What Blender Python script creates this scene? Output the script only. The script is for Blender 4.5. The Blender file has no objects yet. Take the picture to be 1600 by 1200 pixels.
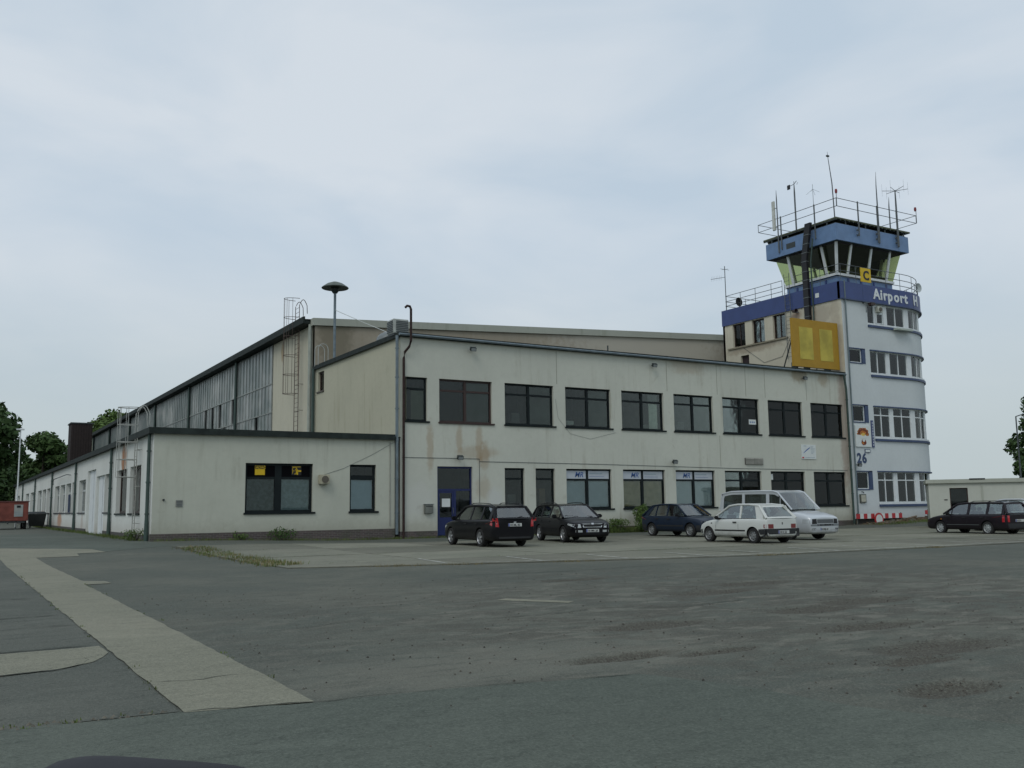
import bpy, bmesh, math, random
from mathutils import Vector, Matrix
from mathutils.bvhtree import BVHTree
random.seed(7)
rad = math.radians
scene = bpy.context.scene
COL = scene.collection

# ---------------------------------------------------------------- camera, sky, sun, exposure
def setup_camera():
    yaw, pitch, roll = 0.528238294, 0.130666172, -0.0120258937
    cy, sy, cp, sp = math.cos(yaw), math.sin(yaw), math.cos(pitch), math.sin(pitch)
    f = Vector((sy*cp, cy*cp, sp)); r0 = Vector((cy, -sy, 0)); u0 = r0.cross(f)
    cr, sr = math.cos(roll), math.sin(roll)
    r = cr*r0 + sr*u0; u = -sr*r0 + cr*u0
    cam = bpy.data.cameras.new('camera'); o = bpy.data.objects.new('camera', cam); COL.objects.link(o)
    m = Matrix((r, u, -f)).transposed().to_4x4(); m.translation = Vector((0, 0, 1.4))
    o.matrix_world = m
    cam.sensor_fit = 'HORIZONTAL'; cam.sensor_width = 36; cam.lens = 33.005
    cam.shift_x = 24/1600
    cam.clip_start = 0.05; cam.clip_end = 5000
    scene.camera = o
setup_camera()
SUN_EL, SUN_AZ = 48, 235      # azimuth the light comes from, clockwise from +Y
w = bpy.data.worlds.new('World'); scene.world = w; w.use_nodes = True
nt = w.node_tree; N = nt.nodes; Lk = nt.links; N.clear()
out = N.new('ShaderNodeOutputWorld'); bg = N.new('ShaderNodeBackground'); bg2 = N.new('ShaderNodeBackground')
sky = N.new('ShaderNodeTexSky'); sky.sky_type = 'NISHITA'; sky.sun_disc = False
sky.sun_elevation = rad(SUN_EL); sky.sun_rotation = rad(SUN_AZ); sky.dust_density = 4
bg.inputs['Strength'].default_value = 0.09
Lk.new(sky.outputs[0], bg.inputs[0])
tc = N.new('ShaderNodeTexCoord'); sep = N.new('ShaderNodeSeparateXYZ'); Lk.new(tc.outputs['Generated'], sep.inputs[0])
mp = N.new('ShaderNodeMapping'); mp.inputs['Scale'].default_value = (1.0, 1.0, 2.6); Lk.new(tc.outputs['Generated'], mp.inputs[0])
mp.inputs['Location'].default_value = (0.35, 0.1, 0.2)
nz = N.new('ShaderNodeTexNoise'); nz.inputs['Scale'].default_value = 2.7; nz.inputs['Detail'].default_value = 6; nz.inputs['Roughness'].default_value = .48
nz.inputs['Distortion'].default_value = .35
Lk.new(mp.outputs[0], nz.inputs[0])
rp = N.new('ShaderNodeValToRGB'); e = rp.color_ramp.elements
e[0].position = .39; e[0].color = (.53, .635, .74, 1); e[1].position = .64; e[1].color = (.68, .745, .81, 1)
Lk.new(nz.outputs['Fac'], rp.inputs[0])
hr = N.new('ShaderNodeMapRange'); hr.inputs['From Min'].default_value = 0.0; hr.inputs['From Max'].default_value = .30
hr.inputs['To Min'].default_value = 1; hr.inputs['To Max'].default_value = 0; hr.interpolation_type = 'SMOOTHSTEP'
Lk.new(sep.outputs[2], hr.inputs[0])
mx = N.new('ShaderNodeMix'); mx.data_type = 'RGBA'; mx.inputs['B'].default_value = (.525, .60, .62, 1)
Lk.new(hr.outputs[0], mx.inputs['Factor']); Lk.new(rp.outputs[0], mx.inputs['A'])
Lk.new(mx.outputs['Result'], bg2.inputs[0]); bg2.inputs['Strength'].default_value = 1.0
ms = N.new('ShaderNodeMixShader'); ms.inputs[0].default_value = .93
Lk.new(bg.outputs[0], ms.inputs[1]); Lk.new(bg2.outputs[0], ms.inputs[2]); Lk.new(ms.outputs[0], out.inputs[0])
sl = bpy.data.lights.new('sun', 'SUN'); sl.energy = 0.75; sl.angle = rad(25); sl.color = (1, .96, .9)
so = bpy.data.objects.new('sun', sl); COL.objects.link(so)
sd = Vector((math.sin(rad(SUN_AZ))*math.cos(rad(SUN_EL)), math.cos(rad(SUN_AZ))*math.cos(rad(SUN_EL)), math.sin(rad(SUN_EL))))
so.rotation_euler = sd.to_track_quat('Z', 'Y').to_euler(); so.location = (0, 0, 60)
vs = scene.view_settings; vs.view_transform = 'Standard'; vs.look = 'None'; vs.gamma = 1; vs.exposure = 0; vs.use_curve_mapping = False

# ---------------------------------------------------------------- materials
MATS = {}
def nodes(m):
    m.use_nodes = True; t = m.node_tree; b = t.nodes.get('Principled BSDF'); return t, b
def noise(t, scale, detail=4, vec=None, stretch=None, rough=.55, dist=0):
    n = t.nodes.new('ShaderNodeTexNoise'); n.inputs['Scale'].default_value = scale; n.inputs['Detail'].default_value = detail
    n.inputs['Roughness'].default_value = rough; n.inputs['Distortion'].default_value = dist
    v = vec
    if v is None:
        g = t.nodes.new('ShaderNodeNewGeometry'); v = g.outputs['Position']
    if stretch:
        mm = t.nodes.new('ShaderNodeVectorMath'); mm.operation = 'MULTIPLY'; mm.inputs[1].default_value = stretch
        t.links.new(v, mm.inputs[0]); v = mm.outputs[0]
    t.links.new(v, n.inputs['Vector']); return n.outputs['Fac']
def ramp(t, src, a, b, va=0.0, vb=1.0):
    r = t.nodes.new('ShaderNodeMapRange'); r.interpolation_type = 'SMOOTHSTEP'
    r.inputs['From Min'].default_value = a; r.inputs['From Max'].default_value = b
    r.inputs['To Min'].default_value = va; r.inputs['To Max'].default_value = vb
    t.links.new(src, r.inputs[0]); return r.outputs[0]
def math_(t, op, a, b):
    n = t.nodes.new('ShaderNodeMath'); n.operation = op
    for i, v in enumerate((a, b)):
        if isinstance(v, (int, float)): n.inputs[i].default_value = v
        else: t.links.new(v, n.inputs[i])
    return n.outputs[0]
def mix(t, fac, a, b):
    n = t.nodes.new('ShaderNodeMix'); n.data_type = 'RGBA'
    if isinstance(fac, (int, float)): n.inputs['Factor'].default_value = fac
    else: t.links.new(fac, n.inputs['Factor'])
    for k, v in (('A', a), ('B', b)):
        if isinstance(v, tuple): n.inputs[k].default_value = (*v[:3], 1)
        else: t.links.new(v, n.inputs[k])
    return n.outputs['Result']
def blob(t, c, r, thr=.5, nscale=3, namp=.6):
    g = t.nodes.new('ShaderNodeNewGeometry')
    s = t.nodes.new('ShaderNodeVectorMath'); s.operation = 'SUBTRACT'; s.inputs[1].default_value = c; t.links.new(g.outputs['Position'], s.inputs[0])
    d = t.nodes.new('ShaderNodeVectorMath'); d.operation = 'DIVIDE'; d.inputs[1].default_value = r; t.links.new(s.outputs[0], d.inputs[0])
    l = t.nodes.new('ShaderNodeVectorMath'); l.operation = 'LENGTH'; t.links.new(d.outputs[0], l.inputs[0])
    nn = math_(t, 'MULTIPLY', math_(t, 'SUBTRACT', noise(t, nscale, 5), .5), namp*2)
    return ramp(t, math_(t, 'ADD', l.outputs['Value'], nn), 1.25, thr)
def bump(t, b, src, strength=.3, dist=.02):
    n = t.nodes.new('ShaderNodeBump'); n.inputs['Strength'].default_value = strength; n.inputs['Distance'].default_value = dist
    t.links.new(src, n.inputs['Height']); t.links.new(n.outputs[0], b.inputs['Normal'])
def mat(name, col, rough=.6, metal=0, var=.12, scale=3, spec=.4, coat=0, bumpk=0, bscale=30):
    if name in MATS: return MATS[name]
    m = bpy.data.materials.new(name); t, b = nodes(m)
    b.inputs['Roughness'].default_value = rough; b.inputs['Metallic'].default_value = metal
    b.inputs['Specular IOR Level'].default_value = spec; b.inputs['Coat Weight'].default_value = coat
    if var > 0:
        f = noise(t, scale, 5)
        c = mix(t, ramp(t, f, .3, .7), tuple(x*(1-var) for x in col), tuple(min(1, x*(1+var)) for x in col))
        t.links.new(c, b.inputs['Base Color'])
    else: b.inputs['Base Color'].default_value = (*col, 1)
    if bumpk: bump(t, b, noise(t, bscale, 4), bumpk, .01)
    MATS[name] = m; return m
def plaster(name, col, dirt=(.25, .23, .17), amt=.5, streak=.5, blobs=(), bumpk=.25, top=None):
    m = bpy.data.materials.new(name); t, b = nodes(m); b.inputs['Roughness'].default_value = .9; b.inputs['Specular IOR Level'].default_value = .15
    big = ramp(t, noise(t, .35, 6), .35, .7); fine = noise(t, 5, 6, rough=.7)
    c = mix(t, math_(t, 'MULTIPLY', big, .5), col, tuple(x*.84 for x in col))
    c = mix(t, ramp(t, fine, .35, .75, 0, .22), c, tuple(x*.75 for x in col))
    st = ramp(t, noise(t, 1.0, 5, stretch=(2.6, 2.6, .22), rough=.65), .5, .78)
    st2 = ramp(t, noise(t, 1.0, 5, stretch=(.3, .3, .45)), .42, .62)
    c = mix(t, math_(t, 'MULTIPLY', math_(t, 'MULTIPLY', st, st2), streak), c, dirt)
    c = mix(t, ramp(t, noise(t, 1.7, 6, dist=.6), .62, .8, 0, amt*.6), c, dirt)
    for (cc, rr, colb, k) in blobs:
        f = blob(t, cc, rr)
        c = mix(t, math_(t, 'MULTIPLY', f, k), c, colb)
    # splash dirt near the ground
    g = t.nodes.new('ShaderNodeNewGeometry'); s = t.nodes.new('ShaderNodeSeparateXYZ'); t.links.new(g.outputs['Position'], s.inputs[0])
    gd = ramp(t, math_(t, 'ADD', s.outputs[2], math_(t, 'MULTIPLY', fine, -.5)), .9, .1, 0, .4)
    c = mix(t, gd, c, dirt)
    if top:
        td = ramp(t, math_(t, 'ADD', s.outputs[2], math_(t, 'MULTIPLY', st, .8)), top-.3, top+.6, 0, .4); c = mix(t, td, c, dirt)
    t.links.new(c, b.inputs['Base Color'])
    if bumpk: bump(t, b, noise(t, 28, 6, rough=.7), bumpk, .012)
    MATS[name] = m; return m
def glass(name, tint=(.62, .66, .64), base=.10, rough=.02):
    m = bpy.data.materials.new(name); m.use_nodes = True; t = m.node_tree; t.nodes.clear()
    o = t.nodes.new('ShaderNodeOutputMaterial'); tr = t.nodes.new('ShaderNodeBsdfTransparent'); gl = t.nodes.new('ShaderNodeBsdfGlossy')
    tr.inputs[0].default_value = (*tint, 1); gl.inputs['Roughness'].default_value = rough; gl.inputs[0].default_value = (.9, .93, .93, 1)
    fr = t.nodes.new('ShaderNodeFresnel'); fr.inputs['IOR'].default_value = 1.42
    bp = t.nodes.new('ShaderNodeBump'); bp.inputs['Strength'].default_value = .05; bp.inputs['Distance'].default_value = .02
    t.links.new(noise(t, 1.2, 2), bp.inputs['Height']); t.links.new(bp.outputs[0], gl.inputs['Normal'])
    a = math_(t, 'ADD', fr.outputs[0], base); n = t.nodes.new('ShaderNodeMath'); n.operation = 'MINIMUM'; n.inputs[1].default_value = 1
    t.links.new(a, n.inputs[0])
    mxs = t.nodes.new('ShaderNodeMixShader'); t.links.new(n.outputs[0], mxs.inputs[0]); t.links.new(tr.outputs[0], mxs.inputs[1]); t.links.new(gl.outputs[0], mxs.inputs[2])
    t.links.new(mxs.outputs[0], o.inputs[0]); MATS[name] = m; return m

RUST = (.30, .19, .09)
M_main = plaster('render_main', (.555, .57, .495), (.27, .25, .18), .55, .55, bumpk=.3, blobs=[
    ((20.0, 40.7, 4.3), (.2, 2, 1.3), RUST, .4), ((21.6, 40.7, 4.7), (.2, 2, .9), RUST, .4), ((22.7, 40.7, 4.5), (.22, 2, 1.1), RUST, .4), ((23.0, 40.7, 3.9), (.3, 2, .8), RUST, .4),
    ((22.6, 40.7, 4.1), (1.3, 2, .35), RUST, .3), ((22.9, 40.7, 2.3), (.5, 2, .6), RUST, .3),
    ((49.5, 40.7, 6.5), (.45, 3, 5.0), (.34, .26, .21), .65), ((45.6, 40.7, 9.4), (.8, 2, .5), (.26, .21, .13), .7), ((47.8, 40.7, 9.3), (.5, 2, .6), (.33, .27, .18), .6),
    ((36.5, 40.7, 9.3), (1.5, 2, .5), (.36, .29, .2), .4), ((23.6, 40.7, 1.9), (.5, 1, .5), (.56, .58, .56), .6), ((19.4, 40.7, 1.8), (.9, 1, .9), (.56, .57, .54), .4)])
M_side = plaster('render_cream', (.49, .48, .37), (.32, .30, .2), .6, .8, bumpk=.3)
M_low = plaster('render_low', (.50, .515, .435), (.27, .26, .2), .45, .5)
M_lowside = plaster('render_low_side', (.66, .68, .64), (.4, .36, .3), .4, .4, blobs=[
    ((7.3, 48.3, 3.9), (.5, .75, .9), (.34, .17, .09), .95), ((7.3, 63.6, .8), (.5, .5, .7), (.38, .3, .25), .5), ((7.3, 77.0, .8), (.5, 1.6, .7), (.45, .22, .12), .8),
    ((7.3, 92.5, .8), (.5, 2.5, .7), (.45, .22, .14), .8), ((7.3, 55.2, .9), (.5, .5, .9), (.5, .42, .36), .6)])
M_hang = plaster('render_hangar', (.56, .54, .43), (.33, .30, .2), .5, .5, blobs=[((18.4, 59.2, 11.6), (1, .35, .7), (.35, .25, .14), .7), ((18.4, 56, 11), (1, .3, 2), (.32, .22, .14), .5)])
M_hangf = plaster('render_hangar_front', (.36, .32, .25), (.24, .20, .13), .6, .6, bumpk=.4, blobs=[
    ((44, 53, 13), (9, 3, 4), (.47, .45, .38), .85), ((19.7, 53, 12), (1.2, 3, 3), (.20, .18, .13), .8), ((23.5, 53, 11.2), (1.6, 2, 1.2), (.44, .40, .32), .5)])
M_cap = plaster('coping', (.40, .42, .36), (.2, .22, .15), .5, .5)
M_tow = plaster('render_tower', (.60, .645, .645), (.45, .46, .43), .15, .2, bumpk=.2)
M_tows = plaster('render_tower_side', (.58, .55, .44), (.33, .29, .2), .6, .6, blobs=[((49.85, 42.2, 13.9), (1, .9, .7), (.34, .30, .24), .55), ((49.85, 48.5, 12.6), (1, 3, .35), (.32, .27, .2), .7), ((49.85, 44.4, 14.2), (1, .5, .35), (.3, .2, .15), .7), ((49.85, 41.2, 11.5), (1, .5, 4), (.36, .31, .24), .5)])
M_annex = plaster('render_annex', (.50, .52, .46), (.35, .36, .28), .3, .5)
M_dark = mat('dark_metal', (.035, .045, .045), .5)
M_gut = mat('gutter_metal', (.022, .030, .027), .7, 0, .25, spec=.2)
M_pipe = mat('zinc_pipe', (.16, .20, .22), .45, .5, .15)
M_gpipe = mat('green_pipe', (.05, .08, .07), .5, .2)
M_rust = mat('rusty_pipe', (.038, .022, .02), .8, .2, .3, 8)
M_frame = mat('dark_window_frame', (.012, .017, .018), .6, spec=.12)
M_frameb = mat('brown_window_frame', (.04, .022, .018), .5)
M_white = mat('white_paint', (.66, .70, .70), .5, var=.05)
M_blue = mat('dark_blue_paint', (.040, .066, .19), .45, var=.08, scale=1.5)
M_blue2 = mat('sill_blue', (.035, .06, .13), .45)
M_lblue = mat('light_blue_paint', (.13, .22, .38), .45, var=.08, scale=2)
M_doorblue = mat('door_blue', (.012, .021, .09), .45)
M_galv = mat('galvanised', (.16, .18, .18), .5, .5)
M_greyst = mat('grey_steel', (.09, .105, .11), .55, .4)
M_glass = glass('window_glass', (.80, .84, .82), .0)
M_glassc = glass('tower_glass', (.80, .83, .83), .02)
M_glassg = glass('cab_glass', (.66, .71, .47), .0)
M_blind = mat('white_blind', (.66, .72, .80), .8, var=.05)
M_paper = mat('brown_paper', (.50, .40, .23), .8, var=.12)
M_curt = mat('curtain', (.75, .78, .68), .9)
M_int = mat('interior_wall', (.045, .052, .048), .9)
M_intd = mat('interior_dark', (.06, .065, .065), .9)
M_roof = mat('roofing_felt', (.07, .075, .065), .95, var=.3, scale=1)
M_yel = mat('yellow_board', (.38, .22, .014), .55, var=.06, scale=2)
M_yel2 = mat('yellow_poster', (.44, .36, .06), .6, var=.22, scale=.9)
M_sign = mat('sign_white', (.62, .66, .64), .5, var=.04)
M_ysig = mat('sign_yellow', (.62, .42, .01), .5, var=.03)
M_black = mat('black', (.012, .012, .014), .5, var=0)
M_ink = mat('ink_blue', (.05, .12, .33), .6, var=0)
M_red = mat('sign_red', (.42, .025, .03), .45, var=.1)
M_brick = None

def brick_mat():
    m = bpy.data.materials.new('plinth_brick'); t, b = nodes(m); b.inputs['Roughness'].default_value = .9
    g = t.nodes.new('ShaderNodeNewGeometry'); s = t.nodes.new('ShaderNodeSeparateXYZ'); t.links.new(g.outputs['Position'], s.inputs[0])
    c = t.nodes.new('ShaderNodeCombineXYZ'); t.links.new(math_(t, 'ADD', s.outputs[0], s.outputs[1]), c.inputs[0]); t.links.new(s.outputs[2], c.inputs[1])
    br = t.nodes.new('ShaderNodeTexBrick'); t.links.new(c.outputs[0], br.inputs['Vector']); br.inputs['Scale'].default_value = 1
    br.inputs['Brick Width'].default_value = .25; br.inputs['Row Height'].default_value = .077; br.inputs['Mortar Size'].default_value = .009
    br.inputs['Color1'].default_value = (.065, .05, .05, 1); br.inputs['Color2'].default_value = (.10, .075, .07, 1); br.inputs['Mortar'].default_value = (.15, .14, .13, 1)
    t.links.new(mix(t, ramp(t, noise(t, 2, 5), .4, .7, 0, .5), br.outputs[0], (.06, .07, .045)), b.inputs['Base Color']); bump(t, b, br.outputs['Fac'], -.5, .01)
    return m
M_brick = brick_mat()

POT = [(5.55, 7.25, .62, .16, .05), (6.5, 7.0, .5, .12, .03), (10.1, 9.0, .7, .3, .03), (11.6, 9.35, .9, .3, .035), (8.5, 6.0, .8, .3, .04), (6.65, 4.65, .45, .2, .05), (10.8, 11.7, .8, .3, .03), (7.3, 8.9, .8, .25, .025), (10.55, 15.2, .7, .25, .03), (12.6, 12.5, .9, .3, .02), (9.3, 7.4, .8, .2, .03), (7.6, 5.6, .5, .15, .03)]
def asphalt(name, c1, c2, brown=0.0, pots=False, speck=.3, cracks=.75):
    m = bpy.data.materials.new(name); t, b = nodes(m); b.inputs['Roughness'].default_value = .88; b.inputs['Specular IOR Level'].default_value = .25
    big = ramp(t, noise(t, .22, 6, dist=.5), .36, .64); mid = noise(t, .9, 7, rough=.65, dist=.4, stretch=(1, 1.6, 1)); fine = noise(t, 38, 3, rough=.7)
    c = mix(t, big, c1, c2)
    c = mix(t, ramp(t, mid, .5, .66, 0, .6), c, tuple(x*.8 for x in c1))
    c = mix(t, ramp(t, noise(t, .5, 6, dist=.3, stretch=(1, 2, 1)), .56, .7, 0, .5), c, tuple(x*1.25 for x in c2))
    if brown:
        ero = math_(t, 'MULTIPLY', blob(t, (11.5, 10.0, 0), (11.0, 8.0, 9), .25, .4, .35), 1)
        pat = ramp(t, noise(t, 1.1, 9, rough=.72, dist=.8, stretch=(.8, 1.5, 1)), .44, .56)
        c = mix(t, math_(t, 'MULTIPLY', math_(t, 'MULTIPLY', ero, pat), brown), c, (.056, .051, .041))
        pl = ramp(t, noise(t, 1.6, 8, rough=.7, dist=.5, stretch=(.8, 1.5, 1)), .51, .62)
        c = mix(t, math_(t, 'MULTIPLY', math_(t, 'MULTIPLY', ero, pl), .8), c, (.17, .165, .135))
        c = mix(t, math_(t, 'MULTIPLY', blob(t, (4.6, 7.6, 0), (2.8, 1.2, 9), .3, 1.2, .5), .55), c, (.185, .18, .145))
        c = mix(t, math_(t, 'MULTIPLY', blob(t, (21, 38.3, 0), (40, 1.9, 9), .6, .8, .2), .6), c, (.06, .07, .06))
    c = mix(t, ramp(t, noise(t, 2.6, 8, rough=.75, dist=.4, stretch=(.6, 1.8, 1)), .50, .64, 0, .6), c, tuple(x*.66 for x in c1))
    c = mix(t, ramp(t, noise(t, 7, 6, rough=.8), .52, .70, 0, .42), c, tuple(x*1.4 for x in c2))
    if pots:
        for (x, y, rx, ry, d) in POT:
            c = mix(t, math_(t, 'MULTIPLY', blob(t, (x, y, 0), (rx*1.1, ry*1.2, 9), .6, 5, .45), .95), c, (.046, .038, .028))
    v = t.nodes.new('ShaderNodeTexVoronoi'); v.inputs['Scale'].default_value = 75
    g = t.nodes.new('ShaderNodeNewGeometry'); t.links.new(g.outputs['Position'], v.inputs['Vector'])
    sv = t.nodes.new('ShaderNodeSeparateXYZ'); t.links.new(v.outputs['Color'], sv.inputs[0])
    c = mix(t, ramp(t, sv.outputs[0], .75, 1, 0, speck), c, tuple(min(1, x*1.9) for x in c2))
    c = mix(t, ramp(t, sv.outputs[1], .8, 1, 0, speck), c, tuple(x*.45 for x in c1))
    c = mix(t, ramp(t, fine, .35, .65, 0, .42), c, tuple(x*1.35 for x in c2))
    c = mix(t, ramp(t, noise(t, 60, 3, rough=.8), .5, .68, 0, .5), c, tuple(x*.5 for x in c1))
    # fine cracks
    vc = t.nodes.new('ShaderNodeTexVoronoi'); vc.feature = 'DISTANCE_TO_EDGE'; vc.inputs['Scale'].default_value = .33
    wv = t.nodes.new('ShaderNodeVectorMath'); wv.operation = 'ADD'; t.links.new(g.outputs['Position'], wv.inputs[0])
    nn = t.nodes.new('ShaderNodeTexNoise'); nn.inputs['Scale'].default_value = 1.3; nn.inputs['Detail'].default_value = 7; t.links.new(g.outputs['Position'], nn.inputs['Vector'])
    sc = t.nodes.new('ShaderNodeVectorMath'); sc.operation = 'SCALE'; sc.inputs['Scale'].default_value = .9; t.links.new(nn.outputs['Color'], sc.inputs[0]); t.links.new(sc.outputs[0], wv.inputs[1])
    t.links.new(wv.outputs[0], vc.inputs['Vector'])
    ck = math_(t, 'MULTIPLY', ramp(t, vc.outputs['Distance'], .003, .0, 0, cracks), ramp(t, noise(t, .3, 3), .5, .56))
    c = mix(t, ck, c, (.02, .025, .02))
    t.links.new(c, b.inputs['Base Color'])
    h = math_(t, 'ADD', math_(t, 'MULTIPLY', v.outputs['Distance'], .6), math_(t, 'MULTIPLY', mid, 1.5))
    bump(t, b, h, .5, .02); MATS[name] = m; return m
M_asph = asphalt('asphalt', (.066, .078, .066), (.112, .116, .093), .95, True, .42, .0)
M_asph2 = asphalt('asphalt_smooth', (.068, .082, .067), (.104, .118, .097), 0, speck=.3, cracks=.0)
M_asph3 = asphalt('asphalt_left', (.064, .074, .062), (.105, .110, .092), 0, speck=.35)
M_strip = asphalt('gravelly_concrete', (.172, .175, .132), (.215, .21, .16), 0, speck=.28)
def slab_mat():
    m = asphalt('apron_concrete', (.135, .142, .108), (.19, .188, .148), 0, speck=.12); t = m.node_tree; b = t.nodes['Principled BSDF']
    oi = t.nodes.new('ShaderNodeObjectInfo'); src = b.inputs['Base Color'].links[0].from_socket
    hs = t.nodes.new('ShaderNodeHueSaturation'); t.links.new(ramp(t, oi.outputs['Random'], 0, 1, .82, 1.15), hs.inputs['Value']); t.links.new(src, hs.inputs['Color'])
    t.links.new(hs.outputs[0], b.inputs['Base Color']); return m
M_slab = slab_mat()

# ---------------------------------------------------------------- mesh helpers
class MB:
    def __init__(s): s.v = []; s.f = []; s.m = []
    def add(s, vs, fs, mi=0):
        o = len(s.v); s.v += [tuple(v) for v in vs]; s.f += [tuple(i+o for i in f) for f in fs]; s.m += [mi]*len(fs)
    def box(s, x0, x1, y0, y1, z0, z1, mi=0, M=None):
        vs = [(x, y, z) for z in (z0, z1) for y in (y0, y1) for x in (x0, x1)]
        if M: vs = [M(*v) for v in vs]
        s.add(vs, [(0, 2, 3, 1), (4, 5, 7, 6), (0, 1, 5, 4), (2, 6, 7, 3), (0, 4, 6, 2), (1, 3, 7, 5)], mi)
    def sbox(s, F, s0, s1, d0, d1, z0, z1, mi=0):           # box on a facade, subdivided along s if curved
        n = F.div(s0, s1)
        for i in range(n):
            a = s0+(s1-s0)*i/n; b = s0+(s1-s0)*(i+1)/n
            vs = [F(x, d, z) for z in (z0, z1) for d in (d0, d1) for x in (a, b)]
            fs = [(0, 2, 3, 1), (4, 5, 7, 6), (0, 1, 5, 4), (2, 6, 7, 3)]
            if i == 0: fs.append((0, 4, 6, 2))
            if i == n-1: fs.append((1, 3, 7, 5))
            s.add(vs, fs, mi)
    def tube(s, pts, r, n=8, mi=0, cap=True):
        pts = [Vector(p) for p in pts]; rings = []
        for i, p in enumerate(pts):
            a = pts[max(0, i-1)]; b = pts[min(len(pts)-1, i+1)]; d = (b-a).normalized()
            up = Vector((0, 0, 1)) if abs(d.z) < .95 else Vector((1, 0, 0))
            x = d.cross(up).normalized(); y = x.cross(d)
            rr = r[i] if isinstance(r, (list, tuple)) else r
            rings.append([p+(x*math.cos(2*math.pi*k/n)+y*math.sin(2*math.pi*k/n))*rr for k in range(n)])
        vs = [v for q in rings for v in q]; fs = []
        for i in range(len(pts)-1):
            for k in range(n): fs.append((i*n+k, i*n+(k+1) % n, (i+1)*n+(k+1) % n, (i+1)*n+k))
        if cap: fs += [tuple(range(n))[::-1], tuple((len(pts)-1)*n+k for k in range(n))]
        s.add(vs, fs, mi)
    def lathe(s, prof, c=(0, 0, 0), axis='z', n=20, mi=0):
        vs = []; fs = []; m = len(prof)
        for k in range(n):
            a = 2*math.pi*k/n
            for (r, h) in prof:
                p = (r*math.cos(a), r*math.sin(a), h) if axis == 'z' else (r*math.cos(a), h, r*math.sin(a))
                vs.append((p[0]+c[0], p[1]+c[1], p[2]+c[2]))
        for k in range(n):
            for j in range(m-1):
                a, b = k*m+j, ((k+1) % n)*m+j; fs.append((a, b, b+1, a+1))
        s.add(vs, fs, mi)
    def prism(s, poly, M, d0, d1, mi=0):                   # poly in (a,b); M(a,b,d)
        n = len(poly); vs = [M(a, b, d0) for a, b in poly]+[M(a, b, d1) for a, b in poly]
        s.add(vs, [tuple(range(n)), tuple(range(n, 2*n))[::-1]]+[(i, (i+1) % n, n+(i+1) % n, n+i) for i in range(n)], mi)
    def mesh(s, name, mats, smooth=False, merge=True, bevel=0, recalc=True):
        me = bpy.data.meshes.new(name); me.from_pydata(s.v, [], s.f)
        for m in (mats if isinstance(mats, (list, tuple)) else [mats]): me.materials.append(m)
        me.polygons.foreach_set('material_index', s.m)
        bm = bmesh.new(); bm.from_mesh(me)
        if merge: bmesh.ops.remove_doubles(bm, verts=bm.verts, dist=.0002)
        if recalc: bmesh.ops.recalc_face_normals(bm, faces=bm.faces)
        if bevel:
            ed = [e for e in bm.edges if len(e.link_faces) == 2 and e.calc_face_angle(0) > .6]
            bmesh.ops.bevel(bm, geom=ed, offset=bevel, segments=2, affect='EDGES', clamp_overlap=True)
        if smooth:
            for f in bm.faces: f.smooth = True
            for e in bm.edges:
                if len(e.link_faces) == 2 and e.calc_face_angle(0) > .6: e.smooth = False
        bm.to_mesh(me); bm.free(); return me
    def build(s, name, mats, parent=None, **k):
        return link(name, s.mesh(name, mats, **k), parent)
def link(name, me, parent=None):
    o = bpy.data.objects.new(name, me); COL.objects.link(o)
    if parent:
        o.parent = parent
        if parent.parent is None: o.matrix_parent_inverse = Matrix.Translation(parent.location).inverted()
    return o
def tag(o, label=None, cat=None, group=None, kind=None):
    if label: o['label'] = label
    if cat: o['category'] = cat
    if group: o['group'] = group
    if kind: o['kind'] = kind
    return o
def root(name, loc, label, cat, group=None):
    o = bpy.data.objects.new(name, None); o.location = loc; o.empty_display_size = .3; COL.objects.link(o); return tag(o, label, cat, group)
def copy_tree(o, parent=None):
    c = o.copy(); COL.objects.link(c); c.parent = parent
    for ch in [x for x in CH.get(o.name, [])]: copy_tree(ch, c)
    return c
CH = {}
def index_children():
    CH.clear()
    for o in bpy.data.objects:
        if o.parent: CH.setdefault(o.parent.name, []).append(o)
def text(name, s, M, size, m, parent=None, depth=.01, bold=0, shear=0, mapper=None, align='LEFT'):
    cu = bpy.data.curves.new(name, 'FONT'); cu.body = s; cu.size = size; cu.extrude = depth/2; cu.offset = bold; cu.shear = shear; cu.align_x = align; cu.resolution_u = 3
    o = bpy.data.objects.new('tmp', cu); COL.objects.link(o)
    dg = bpy.context.evaluated_depsgraph_get(); me = bpy.data.meshes.new_from_object(o.evaluated_get(dg)); bpy.data.objects.remove(o); bpy.data.curves.remove(cu)
    me.name = name
    for v in me.vertices: v.co = Vector(mapper(*v.co)) if mapper else M @ v.co
    me.materials.clear(); me.materials.append(m)
    return link(name, me, parent)

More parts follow.
